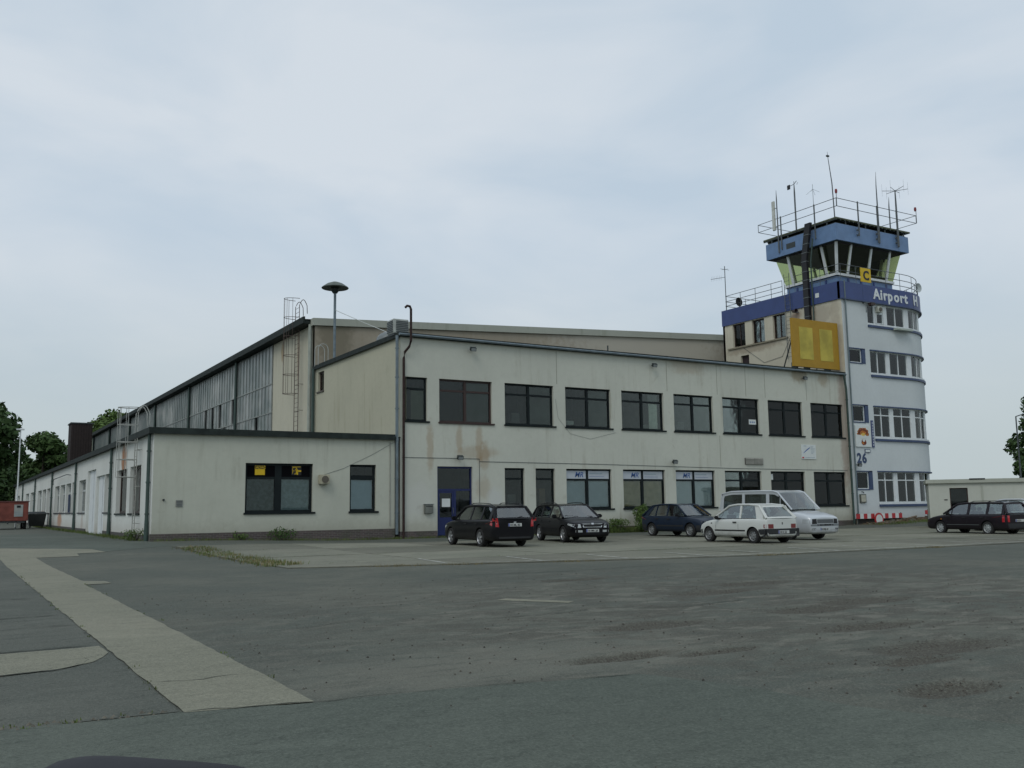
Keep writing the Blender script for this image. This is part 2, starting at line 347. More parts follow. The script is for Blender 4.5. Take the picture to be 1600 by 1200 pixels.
class Face:
    """facade frame: F(s,d,z) -> world; d is outward"""
    def __init__(s, fn, curved=None): s.fn = fn; s.curved = curved
    def __call__(s, a, d, z): return s.fn(a, d, z)
    def div(s, a, b):
        if not s.curved: return 1
        lo, hi = max(a, s.curved[0]), min(b, s.curved[1])
        if hi <= lo+1e-6: return 1
        return max(1, int(math.ceil((b-a)/.45)))
def wall(F, s0, s1, z0, z1, holes, th, m, name, parent, zlow=None):
    ss = sorted({s0, s1, *[h[0] for h in holes], *[h[1] for h in holes]}); 
    if F.curved:
        ex = []
        for a, b in zip(ss, ss[1:]):
            n = F.div(a, b); ex += [a+(b-a)*i/n for i in range(1, n)]
        ss = sorted(set(ss) | set(ex) | ({F.curved[0]} if s0 < F.curved[0] < s1 else set()))
    zs = sorted({z0, z1, *[h[2] for h in holes], *[h[3] for h in holes]})
    mb = MB()
    for a, b in zip(ss, ss[1:]):
        for c, d in zip(zs, zs[1:]):
            cx, cz = (a+b)/2, (c+d)/2
            ins = [h for h in holes if h[0] < cx < h[1] and h[2] < cz < h[3]]
            if ins:
                h = ins[0]
                if abs(c-h[2]) < 1e-6: mb.add([F(a, 0, c), F(b, 0, c), F(b, -th, c), F(a, -th, c)], [(0, 1, 2, 3)])
                if abs(d-h[3]) < 1e-6: mb.add([F(a, 0, d), F(b, 0, d), F(b, -th, d), F(a, -th, d)], [(3, 2, 1, 0)])
                if abs(a-h[0]) < 1e-6: mb.add([F(a, 0, c), F(a, 0, d), F(a, -th, d), F(a, -th, c)], [(3, 2, 1, 0)])
                if abs(b-h[1]) < 1e-6: mb.add([F(b, 0, c), F(b, 0, d), F(b, -th, d), F(b, -th, c)], [(0, 1, 2, 3)])
                continue
            mb.add([F(a, 0, c), F(b, 0, c), F(b, 0, d), F(a, 0, d)], [(0, 1, 2, 3)])
            mb.add([F(a, -th, c), F(b, -th, c), F(b, -th, d), F(a, -th, d)], [(3, 2, 1, 0)])
    return mb.build(name, m, parent, recalc=False, smooth=bool(F.curved))
def window(F, s0, s1, z0, z1, parent, fm, mull=(), trans=(), fw=.09, mw=.15, tw=.10, rec=.13, gm=None, sill=None, sillh=.07, fill={}, name='window', label=None, tilt=None):
    mb = MB(); d0, d1 = -rec-.07, -rec
    mb.sbox(F, s0, s1, d0, d1, z0, z0+fw); mb.sbox(F, s0, s1, d0, d1, z1-fw, z1)
    mb.sbox(F, s0, s0+fw, d0, d1, z0+fw, z1-fw); mb.sbox(F, s1-fw, s1, d0, d1, z0+fw, z1-fw)
    for q in mull: mb.sbox(F, q-mw/2, q+mw/2, d0, d1+.004, z0+fw, z1-fw)
    xs = [s0+fw]+[v for q in mull for v in (q-mw/2, q+mw/2)]+[s1-fw]
    for q in trans:
        for i in range(0, len(xs), 2): mb.sbox(F, xs[i], xs[i+1], d0, d1, q-tw/2, q+tw/2)
    wo = mb.build(name, fm, parent)
    if label: wo['label'] = label
    zs = [z0+fw]+[v for q in trans for v in (q-tw/2, q+tw/2)]+[z1-fw]
    for i in range(0, len(xs), 2):
        for j in range(0, len(zs), 2):
            p = MB(); p.sbox(F, xs[i], xs[i+1], d0+.02, d0+.035, zs[j], zs[j+1]); p.build('pane', gm or M_glass, wo)
            k = (i//2, j//2)
            if k in fill:
                mt, a, b = fill[k]; p = MB(); w_ = xs[i+1]-xs[i]
                p.sbox(F, xs[i]+w_*a+.01, xs[i]+w_*b-.01, d0-.06, d0-.03, zs[j]+.01, zs[j+1]-.01); p.build('blind', mt, wo)  # blinds, curtains, papers
    if sill:
        p = MB(); p.sbox(F, s0-.05, s1+.12, -rec, .06, z0-sillh, z0+.01); p.build('sill', sill, wo)
    return wo

# ---------------------------------------------------------------- ground
def S(t): t = max(0., min(1., t)); return t*t*(3-2*t)
def g(x, y):
    z = .19*S((17-x)/9)*S((y-26)/14)+.20*S((x-48)/6)*S((y-30)/10)
    return z
def gp(x, y):
    z = g(x, y)
    for (cx, cy, rx, ry, d) in POT:
        q = math.hypot((x-cx)/rx, (y-cy)/ry)
        if q < 1.3: z -= d*(1-S((q-.6)/.7))
    return z
def ground():
    def axis(lo, hi, f0, f1, st):
        a = []; x = f0; s = st
        while x > lo: x -= s; s *= 1.35; a.append(max(x, lo))
        a = a[::-1]; n = int((f1-f0)/st); a += [f0+(f1-f0)*i/n for i in range(n+1)]
        x = f1; s = st
        while x < hi: x += s; s *= 1.35; a.append(min(x, hi))
        return a
    xs = axis(-2500, 2500, -1, 14, .11); ys = axis(-2500, 2500, 3, 17, .11)
    xs = sorted(set(xs) | set(range(14, 66))); ys = sorted(set(ys) | set(range(17, 60)))
    vs = [(x, y, gp(x, y)) for y in ys for x in xs]; n = len(xs)
    fs = [(j*n+i, j*n+i+1, (j+1)*n+i+1, (j+1)*n+i) for j in range(len(ys)-1) for i in range(n-1)]
    me = bpy.data.meshes.new('ground'); me.from_pydata(vs, [], fs); me.materials.append(M_asph)
    for p in me.polygons: p.use_smooth = True
    tag(link('ground', me), kind='structure')
ground()
def drape(name, poly, m, off=.004, step=1.0, thick=0, fn=g, jag=0, parent=None):
    bm = bmesh.new()
    if jag:
        q = []
        for i, (x, y) in enumerate(poly):
            x2, y2 = poly[(i+1) % len(poly)]; L = math.hypot(x2-x, y2-y); k = max(1, int(L/.22))
            for j in range(k):
                t = j/k; q.append((x+(x2-x)*t+random.uniform(-jag, jag), y+(y2-y)*t+random.uniform(-jag, jag)))
        poly = q
    bm.faces.new([bm.verts.new((x, y, 0)) for x, y in poly])
    bmesh.ops.triangulate(bm, faces=bm.faces)
    x0, x1 = min(p[0] for p in poly), max(p[0] for p in poly); y0, y1 = min(p[1] for p in poly), max(p[1] for p in poly)
    for ax, a, b in ((0, x0, x1), (1, y0, y1)):
        c = a+step
        while c < b:
            co = (c, 0, 0) if ax == 0 else (0, c, 0); no = (1, 0, 0) if ax == 0 else (0, 1, 0)
            bmesh.ops.bisect_plane(bm, geom=bm.verts[:]+bm.edges[:]+bm.faces[:], plane_co=co, plane_no=no); c += step
    for v in bm.verts: v.co.z = fn(v.co.x, v.co.y)+off
    if thick:
        r = bmesh.ops.extrude_face_region(bm, geom=bm.faces[:])
        for v in r['geom']:
            if isinstance(v, bmesh.types.BMVert): v.co.z += thick
    bmesh.ops.recalc_face_normals(bm, faces=bm.faces)
    if not thick:
        for f in bm.faces:
            if f.normal.z < 0: f.normal_flip()
    me = bpy.data.meshes.new(name); bm.to_mesh(me); bm.free(); me.materials.append(m)
    return link(name, me, parent)
tag(drape('path', [(1.52, 6.98), (2.42, 6.82), (2.42, 20.1), (2.92, 20.15), (2.88, 20.9), (2.5, 21.2), (2.4, 31.5), (3.6, 31.6), (3.7, 33.0), (4.6, 33.2), (4.4, 35.2), (2.9, 36.5), (1.8, 37.5), (-.5, 38), (-.5, 34), (1.45, 32)], M_strip, .009, jag=.013), kind='structure')
tag(drape('pavement', [(-6, 7.45), (1.5, 7.05), (1.5, 33), (-6, 33)], M_asph3, .004, jag=.01), kind='structure')
tag(drape('pavement', [(-1.5, 9.35), (.5, 9.38), (1.0, 9.5), (1.3, 9.75), (1.5, 10.3), (1.48, 10.85), (.6, 10.8), (-1.5, 10.9)], M_strip, .009, jag=.03), kind='structure')
tag(drape('road', [(-8, -6), (7.5, -6), (6.1, 3.2), (5.5, 4.6), (5.4, 5.6), (5.1, 6.4), (4.55, 6.5), (3.4, 6.72), (2.45, 6.8), (1.5, 7.0), (.4, 7.08), (-8, 7.5)], M_asph2, .007, jag=.02, fn=gp), kind='structure')
tag(drape('road_patch', [(7.55, 12.75), (8.15, 11.75), (7.95, 11.6), (7.3, 12.6)], M_strip, .005, jag=.01), kind='structure')
tag(drape('road_patch', [(2.5, 31.6), (7.2, 36), (7.2, 60), (0, 60), (0, 38.2), (2.2, 37.6), (3, 36.7), (4.7, 35.3)], M_asph2, .005, jag=.03), kind='structure')
# raised crumbling edge between the near and the left asphalt
def crack_edge():
    mb = MB()
    pts = [(-3.5, 7.33), (-1, 7.2), (.3, 7.1), (.9, 7.1), (1.45, 7.08)]
    for (a, b) in zip(pts, pts[1:]):
        n = int(math.hypot(b[0]-a[0], b[1]-a[1])/.035)
        for i in range(n):
            t = i/n; x = a[0]+(b[0]-a[0])*t+random.gauss(0, .02); y = a[1]+(b[1]-a[1])*t+random.gauss(0, .045); s = random.uniform(.006, .022)
            mb.add([(x-s, y-s*.8, .003), (x+s, y-s*.6, .003), (x+s*.8, y+s, .003), (x-s*.9, y+s*.7, .003), (x, y, .006+s*.8)], [(0, 1, 4), (1, 2, 4), (2, 3, 4), (3, 0, 4)])
    tag(mb.build('gravel', mat('gravel', (.13, .12, .095), .9, var=.4, scale=20), merge=False), 'loose grey gravel along the broken asphalt edge at left', 'gravel', kind='stuff')
crack_edge()
def gravel_field():
    mb = MB()
    for (cx, cy, rx, ry, d) in POT:
        for i in range(60):
            a = random.uniform(0, 6.28); q = random.uniform(.3, 1.35)**.8; x = cx+rx*q*math.cos(a); y = cy+ry*q*math.sin(a); s = random.uniform(.005, .015)*(1.0 if q < 1 else .7); z = gp(x, y)
            mb.add([(x-s, y-s*.8, z-.002), (x+s, y-s*.6, z-.002), (x+s*.8, y+s, z-.002), (x-s*.9, y+s*.7, z-.002), (x, y, z+s*.9)], [(0, 1, 4), (1, 2, 4), (2, 3, 4), (3, 0, 4)])
    for i in range(900):
        x = random.uniform(2.5, 16); y = random.uniform(4, 17); s = random.uniform(.004, .014); z = gp(x, y)+.005
        mb.add([(x-s, y-s*.8, z-.002), (x+s, y-s*.6, z-.002), (x+s*.8, y+s, z-.002), (x-s*.9, y+s*.7, z-.002), (x, y, z+s*.9)], [(0, 1, 4), (1, 2, 4), (2, 3, 4), (3, 0, 4)])
    tag(mb.build('gravel', mat('gravel_brown', (.075, .068, .055), .9, var=.6, scale=20), merge=False), 'loose brown stones lying in the potholes of the asphalt', 'gravel', kind='stuff')
gravel_field()
# concrete apron built of slabs
FR = [(7.2, 22.3), (9.5, 21.5), (12, 20.7), (16.7, 19.4), (21, 18.8), (60, 18.6)]
def yf(x):
    for (a, b), (c, d) in zip(FR, FR[1:]):
        if x <= c: return b+(d-b)*(x-a)/(c-a)
    return FR[-1][1]
apron = drape('parking_apron', [(7.0, 35.4), (7.25, 22.5), (9.5, 21.6), (12, 20.8), (16.7, 19.5), (21, 18.95), (58, 18.75), (58, 35.4)], mat('joint_dirt', (.06, .062, .045), .95), .004, 2.0)
tag(apron, kind='structure')
xs = [7.15]
while xs[-1] < 57: xs.append(xs[-1]+4.3+random.uniform(-.1, .1))
for i in range(len(xs)-1):
    ys = [yf(xs[i]+2)+0, 23.4+.02*i, 27.4, 31.4, 35.3]
    for j in range(4):
        x0, x1 = xs[i]+.02, xs[i+1]-.02
        if j == 0: poly = [(x0, yf(x0)+random.uniform(-.04, .04)), ((x0+x1)/2, yf((x0+x1)/2)+random.uniform(-.06, .06)), (x1, yf(x1)+random.uniform(-.04, .04)), (x1, ys[1]-.02), (x0, ys[1]-.02)]
        else: poly = [(x0, ys[j]+.02), (x1, ys[j]+.02), (x1, ys[j+1]-.02), (x0, ys[j+1]-.02)]
        dz = random.uniform(.008, .022)
        o = drape('concrete_slab', poly, M_slab, .006, 2.2, dz, parent=apron)
# worn parking lines
def worn():
    m = bpy.data.materials.new('worn_line_paint'); t, b = nodes(m); b.inputs['Roughness'].default_value = .8
    c = mix(t, ramp(t, noise(t, 6, 6, rough=.75), .40, .60), (.20, .20, .17), (.48, .49, .45)); t.links.new(c, b.inputs['Base Color']); return m
M_line = worn()
for k, x in enumerate([10.9, 13.3, 15.6, 18.0, 20.2, 22.7, 25.0, 27.4, 30.2, 33.0]):
    y0 = yf(x)+.35
    ln = drape('parking_line', [(x, y0), (x+.09, y0), (x+.42, y0+2.3), (x+.33, y0+2.3)], M_line, .0335, 2, parent=apron)
ln = drape('parking_line', [(11.5, yf(11.5)+.2), (16.7, yf(16.7)+.2), (21, yf(21)+.2), (33, yf(33)+.2), (33, yf(33)+.29), (21, yf(21)+.29), (16.7, yf(16.7)+.3), (11.5, yf(11.5)+.3)], M_line, .034, 2, parent=apron)

def crack(pts, w_, m):
    P = []
    for (a, b) in zip(pts, pts[1:]):
        n = max(1, int(math.hypot(b[0]-a[0], b[1]-a[1])/.12))
        P += [(a[0]+(b[0]-a[0])*i/n+random.gauss(0, .012), a[1]+(b[1]-a[1])*i/n+random.gauss(0, .018)) for i in range(n)]
    P.append(pts[-1]); v = []; f = []
    for i, p in enumerate(P):
        q = w_*random.uniform(.25, 1.2)*(0.15 if i in (0, len(P)-1) else 1); v += [(p[0], p[1]-q, gp(p[0], p[1]-q)+.0125), (p[0], p[1]+q, gp(p[0], p[1]+q)+.0125)]
        if i: f.append((2*i-2, 2*i-1, 2*i+1, 2*i))
    me = bpy.data.meshes.new('crack'); me.from_pydata(v, [], f); me.materials.append(m); tag(link('crack', me), kind='structure')
M_crk = mat('crack_dark', (.028, .033, .024), .95, var=.4, scale=9)
crack([(1.5, 7.0), (2.45, 6.8), (3.4, 6.72), (4.55, 6.5), (5.1, 6.4)], .010, M_crk)
crack([(-4, 10.95), (-.5, 10.93), (.6, 10.9), (1.4, 10.95)], .02, M_crk); crack([(-.4, 9.3), (.3, 9.36), (.9, 9.45), (1.2, 9.7)], .02, M_crk)
crack([(-4, 14.3), (0, 14.2), (1.45, 14.45)], .02, M_crk); crack([(-4, 17.6), (.5, 17.5), (1.3, 17.4)], .02, M_crk); crack([(.6, 13.0), (1.0, 13.1), (1.5, 13.0)], .015, M_crk)
crack([(1.55, 8.35), (1.9, 8.2), (2.2, 8.3), (2.42, 8.25)], .008, M_crk); crack([(1.5, 6.9), (1.5, 10), (1.49, 14), (1.48, 20), (1.47, 28)], .012, M_crk)
crack([(9, 17.5), (12, 17.2), (15, 17.6)], .02, M_crk); crack([(6, 10.5), (8, 10.7), (9, 10.2), (11, 10.6)], .015, M_crk); crack([(3.5, 11), (4.6, 11.4), (5.4, 11.2)], .01, M_crk)

# ---------------------------------------------------------------- vegetation helpers
def leafmat(name, c, v=.35):
    m = bpy.data.materials.new(name); t, b = nodes(m); b.inputs['Roughness'].default_value = .7; b.inputs['Specular IOR Level'].default_value = .2
    f = ramp(t, noise(t, .9, 4), .3, .7); f2 = ramp(t, noise(t, 9, 2), .3, .7, 0, .5)
    cc = mix(t, f, tuple(x*(1-v) for x in c), tuple(x*(1+v) for x in c)); cc = mix(t, f2, cc, (c[0]*1.5, c[1]*1.3, c[2]*.8))
    t.links.new(cc, b.inputs['Base Color']); return m
M_leaf = leafmat('leaf_green', (.045, .085, .028)); M_leaf2 = leafmat('leaf_dark', (.038, .074, .027)); M_leaf3 = leafmat('leaf_fresh', (.07, .12, .035))
M_bark = mat('bark', (.07, .06, .045), .95, var=.3, scale=4)
M_grass = leafmat('grass_blade', (.085, .12, .04)); M_dry = leafmat('grass_dry', (.17, .15, .08))
def leaves(name, lobes, n, size, m, parent):
    vs = []; fs = []
    for i in range(n):
        c, r = random.choices(lobes, [l[1][0]*l[1][2] for l in lobes])[0]
        u = Vector((random.gauss(0, 1), random.gauss(0, 1), random.gauss(0, 1))).normalized()
        q = random.uniform(.45, 1.0)**.5*random.uniform(.82, 1.08)
        p = Vector((c[0]+u.x*r[0]*q, c[1]+u.y*r[1]*q, c[2]+u.z*r[2]*q))
        nn = (u+Vector((random.gauss(0, .7), random.gauss(0, .7), random.gauss(0, .7)+.3))).normalized()
        a = nn.orthogonal().normalized(); a.rotate(Matrix.Rotation(random.uniform(0, 6.28), 3, nn)); b = nn.cross(a)
        s = size*random.uniform(.5, 1.25); o = len(vs)
        vs += [p-a*s, p-b*s*.55+a*s*.1, p+a*s, p+b*s*.6]; fs.append((o, o+1, o+2, o+3))
    me = bpy.data.meshes.new(name); me.from_pydata(vs, [], fs); me.materials.append(m); return link(name, me, parent)
def tree(x, y, h, r, label, m=M_leaf, n=9000, size=.36, lobes=14, low=.25, group=None, seed=1):
    random.seed(seed); z0 = g(x, y); rt = root('broadleaf_tree', (x, y, z0), label, 'tree', group)
    mb = MB(); tr = h*.022+.12
    mb.tube([(x, y, z0-.2), (x+.1, y, z0+h*.2), (x-.1, y+.1, z0+h*.45), (x+.05, y, z0+h*.8)], [tr*1.3, tr, tr*.7, tr*.15], 10)
    mb.build('trunk', M_bark, rt, smooth=True)
    L = []
    for k in range(lobes):
        a = random.uniform(0, 6.28); t = (k+.5)/lobes; zz = h*(low+(.9-low)*t); rr = r*math.sin(math.pi*min(.93, max(.12, .18+.74*t)))**.75*random.uniform(.45, .85)
        lr = r*random.uniform(.28, .46)
        L.append(((x+rr*math.cos(a)*.8, y+rr*math.sin(a)*.8, z0+zz), (lr, lr, lr*random.uniform(.6, .85))))
    L.append(((x, y, z0+h*.88), (r*.38, r*.38, h*.12)))
    for k, (c, q) in enumerate(L[::2]):
        mb = MB(); zb = z0+h*random.uniform(.25, .5); mb.tube([(x, y, zb), ((x+c[0])/2, (y+c[1])/2, (zb+c[2])/2+.3), c], [tr*.5, tr*.3, .03], 6); mb.build('branch', M_bark, rt, smooth=True)
    leaves('crown', L, n, size, m, rt)
    return rt
def tufts(name, pts, h, n, m, label, spread=.12):
    vs = []; fs = []
    for (x, y) in pts:
        for i in range(n):
            a = random.uniform(0, 6.28); px = x+random.gauss(0, spread); py = y+random.gauss(0, spread); z = g(px, py); hh = h*random.uniform(.4, 1.2)
            lx, ly = math.cos(a)*hh*random.uniform(.1, .6), math.sin(a)*hh*random.uniform(.1, .6); w_ = .006+hh*.03; o = len(vs)
            dx, dy = -math.sin(a)*w_, math.cos(a)*w_
            vs += [(px-dx, py-dy, z), (px+dx, py+dy, z), (px+lx*.5+dx*.6, py+ly*.5+dy*.6, z+hh*.65), (px+lx, py+ly, z+hh)]; fs += [(0+o, 1+o, 2+o), (o, o+2, o+3)]
    me = bpy.data.meshes.new(name); me.from_pydata(vs, [], fs); me.materials.append(m)
    return tag(link(name, me), label, 'grass', kind='stuff')

# ---------------------------------------------------------------- facade frames
FY = 40.7; MX = 18.42; TX = 49.85; LX = 7.3; HY = 53.0
F_main = Face(lambda s, d, z: (s, FY-d, z))
F_mside = Face(lambda s, d, z: (MX-d, s, z))
F_low = Face(lambda s, d, z: (s, FY-d, z))
F_lside = Face(lambda s, d, z: (LX-d, s, z))
F_hfront = Face(lambda s, d, z: (s, HY-d, z))
F_hside = Face(lambda s, d, z: (MX-d, s, z))
F_tside = Face(lambda s, d, z: (TX-d, s, z))
TF = 40.6; SA = 56.25; TR = 5.0; ARC = TR*math.pi/2
def tower_map(s, d, z):
    if s <= SA: return (s, TF-d, z)
    a = (s-SA)/TR
    if a <= math.pi/2: return (SA+(TR+d)*math.sin(a), TF+TR-(TR+d)*math.cos(a), z)
    return (SA+TR+d, TF+TR+(s-SA-ARC), z)
F_tow = Face(tower_map, (SA, SA+ARC))

# ---------------------------------------------------------------- main building
main = root('office_building', (34, 47, 0), 'long two storey rendered building with nine dark framed upper windows and a blue entrance door', 'building')
up = [(18.62, 19.85)]+[(20.5+3.716*i, 23.47+3.716*i) for i in range(8)]
lo = [(24.16, 25.33), (26.0, 27.18)]+[(27.9+3.715*i, 30.84+3.715*i) for i in range(6)]
holes = [(a, b, 5.55, 7.68) for a, b in up]+[(a, b, 1.27, 3.36) for a, b in lo]+[(20.38, 22.31, .06, 3.4)]
wall(F_main, MX, TX-.02, .33, 9.62, holes, .32, M_main, 'wall', main)
wall(F_mside, FY, HY, 0, 9.62, [(51.3, 52.3, 8.2, 9.35)], .32, M_side, 'wall', main)
mb = MB(); mb.box(MX-.02, 20.36, FY-.03, FY+.3, -.1, .33); mb.box(22.33, TX-.02, FY-.03, FY+.3, -.1, .33); mb.build('plinth', M_brick, main)
mb = MB(); mb.box(MX-.08, TX-.05, FY-.08, HY-.02, 9.62, 9.70); mb.box(MX-.14, TX-.05, FY-.14, FY-.08, 9.58, 9.80); mb.box(MX-.14, MX-.08, FY-.08, HY-.03, 9.56, 9.80)
mb.box(MX-.08, TX-.05, FY-.08, HY-.03, 9.70, 9.74)
mb.build('roof', M_gut, main)
mb = MB(); mb.tube([(MX-.15, FY-.21, 9.68), (TX-.12, FY-.21, 9.63)], .065, 8); mb.build('gutter', M_pipe, main, smooth=True)
# rooms behind the windows
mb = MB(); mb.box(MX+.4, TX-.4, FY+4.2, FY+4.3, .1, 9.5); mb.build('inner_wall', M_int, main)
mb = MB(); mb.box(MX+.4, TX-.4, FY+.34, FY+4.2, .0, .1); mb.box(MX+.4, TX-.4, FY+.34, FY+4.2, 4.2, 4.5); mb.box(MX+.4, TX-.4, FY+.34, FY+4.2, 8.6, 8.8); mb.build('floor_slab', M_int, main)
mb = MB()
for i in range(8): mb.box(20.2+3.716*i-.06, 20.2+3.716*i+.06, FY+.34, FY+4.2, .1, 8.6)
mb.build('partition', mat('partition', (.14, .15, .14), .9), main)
ufill = {4: {(1, 0): (M_curt, .38, .85), (1, 1): (mat('dim_curtain', (.2, .21, .19), .9), .35, .85)}, 6: {(0, 0): (mat('mauve_blind', (.20, .17, .21), .9), 0, 1), (1, 0): (mat('grey_blind', (.16, .18, .18), .9), 0, .95)}, 8: {(0, 0): (mat('plum_blind', (.10, .065, .075), .9), 0, 1), (1, 0): (M_curt, .28, .9)}}
for i, (a, b) in enumerate(up):
    fm = M_frameb if i == 1 else M_frame
    lab = {1: 'brown framed window nearest the left end of the upper floor', 4: 'upper window with a white curtain in its right half', 6: 'upper window with a small white notice in its right pane', 8: 'upper window with a pale curtain nearest the tower'}.get(i)
    if i == 0: window(F_main, a, b, 5.55, 7.68, main, fm, (), (7.12,), sill=fm, fill={(0, 0): (mat('grey_paper', (.13, .14, .10), .9), .35, 1)})
    else:
        wo = window(F_main, a, b, 5.55, 7.68, main, fm, ((a+b)/2,), (7.12,), sill=fm, fill=ufill.get(i, {(1, 0): (mat('right_pane_tone', (.10, .112, .10), .9, var=.2, scale=1.2), 0, 1), (1, 1): (mat('right_pane_tone', (.1, .1, .1), .9), 0, 1)}), label=lab)  # grey sheets added behind right panes, imitating their lighter reflection and interior
        if i == 6:
            p = MB(); p.box(b-.75, b-.16, FY+.145, FY+.15, 6.15, 6.45); no = p.build('notice', M_sign, wo)
            for q in range(3):
                p = MB(); p.box(b-.66+q*.15, b-.58+q*.15, FY+.141, FY+.144, 6.24, 6.33); p.build('print', M_ink, wo)
for i, (a, b) in enumerate(lo):
    if i < 2:
        window(F_main, a, b, 1.27, 3.36, main, M_frame, (), (2.82,), sill=M_frame); continue
    fl = {}
    if i in (2, 4): fl = {(0, 0): (M_blind, 0, 1), (1, 0): (M_blind, 0, 1)}
    if i == 3: fl = {(0, 0): (M_paper, 0, 1), (1, 0): (M_paper, 0, 1)}
    lab = {2: 'lower window with white blinds nearest the entrance door', 3: 'lower window covered with brown paper', 4: 'lower window with white blinds beside the brown papered one'}.get(i)
    wo = window(F_main, a, b, 1.27, 3.36, main, M_frame, ((a+b)/2-.06,), (2.80,), sill=M_frame, fill=fl, label=lab)
    if i in (2, 3, 4):
        p = MB(); m_ = (a+b)/2-.06
        p.box(a+.09, m_-.075, FY+.140, FY+.146, 2.85, 3.27); p.box(m_+.075, b-.09, FY+.140, FY+.146, 2.85, 3.27); ban = p.build('banner', mat('banner_white', (.46, .50, .54), .7, var=.05), wo)
        text('lettering', 'MR', Matrix.Translation((m_-.80, FY+.136, 2.93)) @ Matrix.Rotation(rad(90), 4, 'X'), .40, M_ink, wo, .004, .004, .3)
        p = MB(); p.box(m_+.16, m_+1.0, FY+.134, FY+.138, 3.10, 3.15); p.build('text_line', mat('print_grey', (.3, .38, .42), .6), wo)
        p = MB(); p.box(m_+.16, m_+1.1, FY+.134, FY+.138, 2.96, 2.975); p.build('underline', M_ink, wo)
    if i == 6:
        p = MB(); p.box(a+.12, a+.32, FY+.140, FY+.146, 2.85, 3.2); p.build('notice', M_sign, wo)
window(F_mside, 51.3, 52.3, 8.2, 9.35, main, M_frameb, (), (), sill=mat('stone_sill', (.1, .09, .08), .8))
# things standing on desks and sills behind the panes
random.seed(21)
for (x, z, w_, h_, c) in ((28.3, 5.72, .5, .22, 'p'), (29.9, 5.72, .45, .4, 'd'), (33.7, 5.72, .3, .2, 'p'), (36.0, 5.72, .55, .42, 'd'), (37.3, 5.72, .25, .3, 'p'), (37.7, 5.72, .2, .22, 'b'), (41.2, 5.72, .3, .12, 'p'), (43.9, 5.72, .6, .35, 'd'), (45.0, 5.72, .3, .3, 'p'), (46.9, 5.72, .22, .18, 'p'), (24.9, 5.72, .5, .5, 'd'), (26.5, 5.72, .4, .25, 'p'),
                     (40.0, 1.45, .7, .7, 'd'), (41.1, 1.45, .3, .4, 'r'), (43.6, 1.45, .8, .9, 'd'), (44.9, 1.45, .5, .6, 'b'), (47.5, 1.45, .9, 1.0, 'd'), (48.6, 1.45, .5, .7, 'b'), (24.6, 1.45, .5, .6, 'd'), (26.5, 1.45, .4, .9, 'b')):
    m_ = {'p': mat('item_pale', (.45, .47, .43), .8), 'd': mat('item_dark', (.10, .105, .10), .7), 'b': mat('item_brown', (.16, .11, .07), .8), 'r': mat('item_red', (.25, .04, .04), .7)}[c]
    mb = MB(); mb.box(x, x+w_, FY+.5, FY+.8, z, z+h_); mb.build('desk_item', m_, main, bevel=.02)
for i in range(8):
    for z in (8.45, 4.1):
        if random.random() < .6:
            mb = MB(); x = 21.0+3.716*i; mb.box(x, x+1.4, FY+1.4, FY+1.6, z, z+.07); mb.build('ceiling_fixture', mat('fixture', (.6, .62, .6), .5), main)
# entrance door
dr = MB(); a, b = 20.38, 22.31
for (x0, x1, z0, z1) in ((a, b, 3.31, 3.4), (a, a+.08, .06, 3.31), (b-.08, b, .06, 3.31), (a+.08, b-.08, 2.22, 2.32)): dr.box(x0, x1, FY+.10, FY+.2, z0, z1)
dr.box(21.32, 21.44, FY+.1, FY+.2, .06, 2.22)
do = dr.build('door_frame', M_doorblue, main)
lf = MB(); lf.box(a+.08, 21.32, FY+.12, FY+.18, .1, .95); lf.box(a+.08, a+.18, FY+.12, FY+.18, .95, 2.22); lf.box(21.22, 21.32, FY+.12, FY+.18, .95, 2.22); lf.box(a+.18, 21.22, FY+.12, FY+.18, 2.12, 2.22)
lf = lf.build('door', M_doorblue, main)
p = MB(); p.box(a+.18, 21.22, FY+.14, FY+.15, .95, 2.12); p.build('pane', M_glass, lf)
p = MB(); p.box(a+.3, a+.75, FY+.12, FY+.125, 1.45, 1.85); p.build('notice', M_sign, lf)
p = MB(); p.tube([(21.27, FY+.12, 1.15), (21.27, FY+.06, 1.15), (21.27, FY+.06, 1.4), (21.27, FY+.12, 1.4)], .012); p.build('handle', M_galv, lf)
lf = MB(); lf.box(21.44, b-.08, FY+.12, FY+.18, .1, .95); lf = lf.build('side_panel', M_doorblue, main)
p = MB(); p.box(21.44, b-.08, FY+.14, FY+.15, .95, 2.22); p.box(a+.08, b-.08, FY+.14, FY+.15, 2.32, 3.31); p.build('pane', M_glass, lf)
# cable and grooves
mb = MB(); mb.tube([(MX+.1, FY-.012, 3.80), (20.9, FY-.012, 3.80), (22.7, FY-.012, 3.79)], .012, 5); mb.tube([(22.7, FY-.012, 3.79), (22.7, FY-.012, 1.6)], .012, 5)
mb.tube([(22.7, FY-.012, 3.66), (30, FY-.012, 3.62), (40, FY-.012, 3.5), (49.6, FY-.012, 3.47)], .012, 5)
mb.tube([(27.3, FY-.012, 7.0), (27.45, FY-.012, 6.0), (28.2, FY-.012, 5.2), (29.5, FY-.012, 4.95), (31.2, FY-.012, 5.35)], .005, 5)
mb.build('cable', M_greyst, main)
for x, z0, z1 in ((27.4, 7.8, 9.55), (34.9, 7.8, 9.55), (38.7, 7.8, 9.55), (41.0, 7.8, 9.55), (42.6, 7.8, 9.55), (46.2, 7.8, 9.55), (38.75, 3.6, 5.4)):
    mb = MB(); mb.box(x, x+.025, FY-.006, FY+.0, z0, z1); mb.build('expansion_joint', mat('joint', (.25, .25, .2), .9), main)
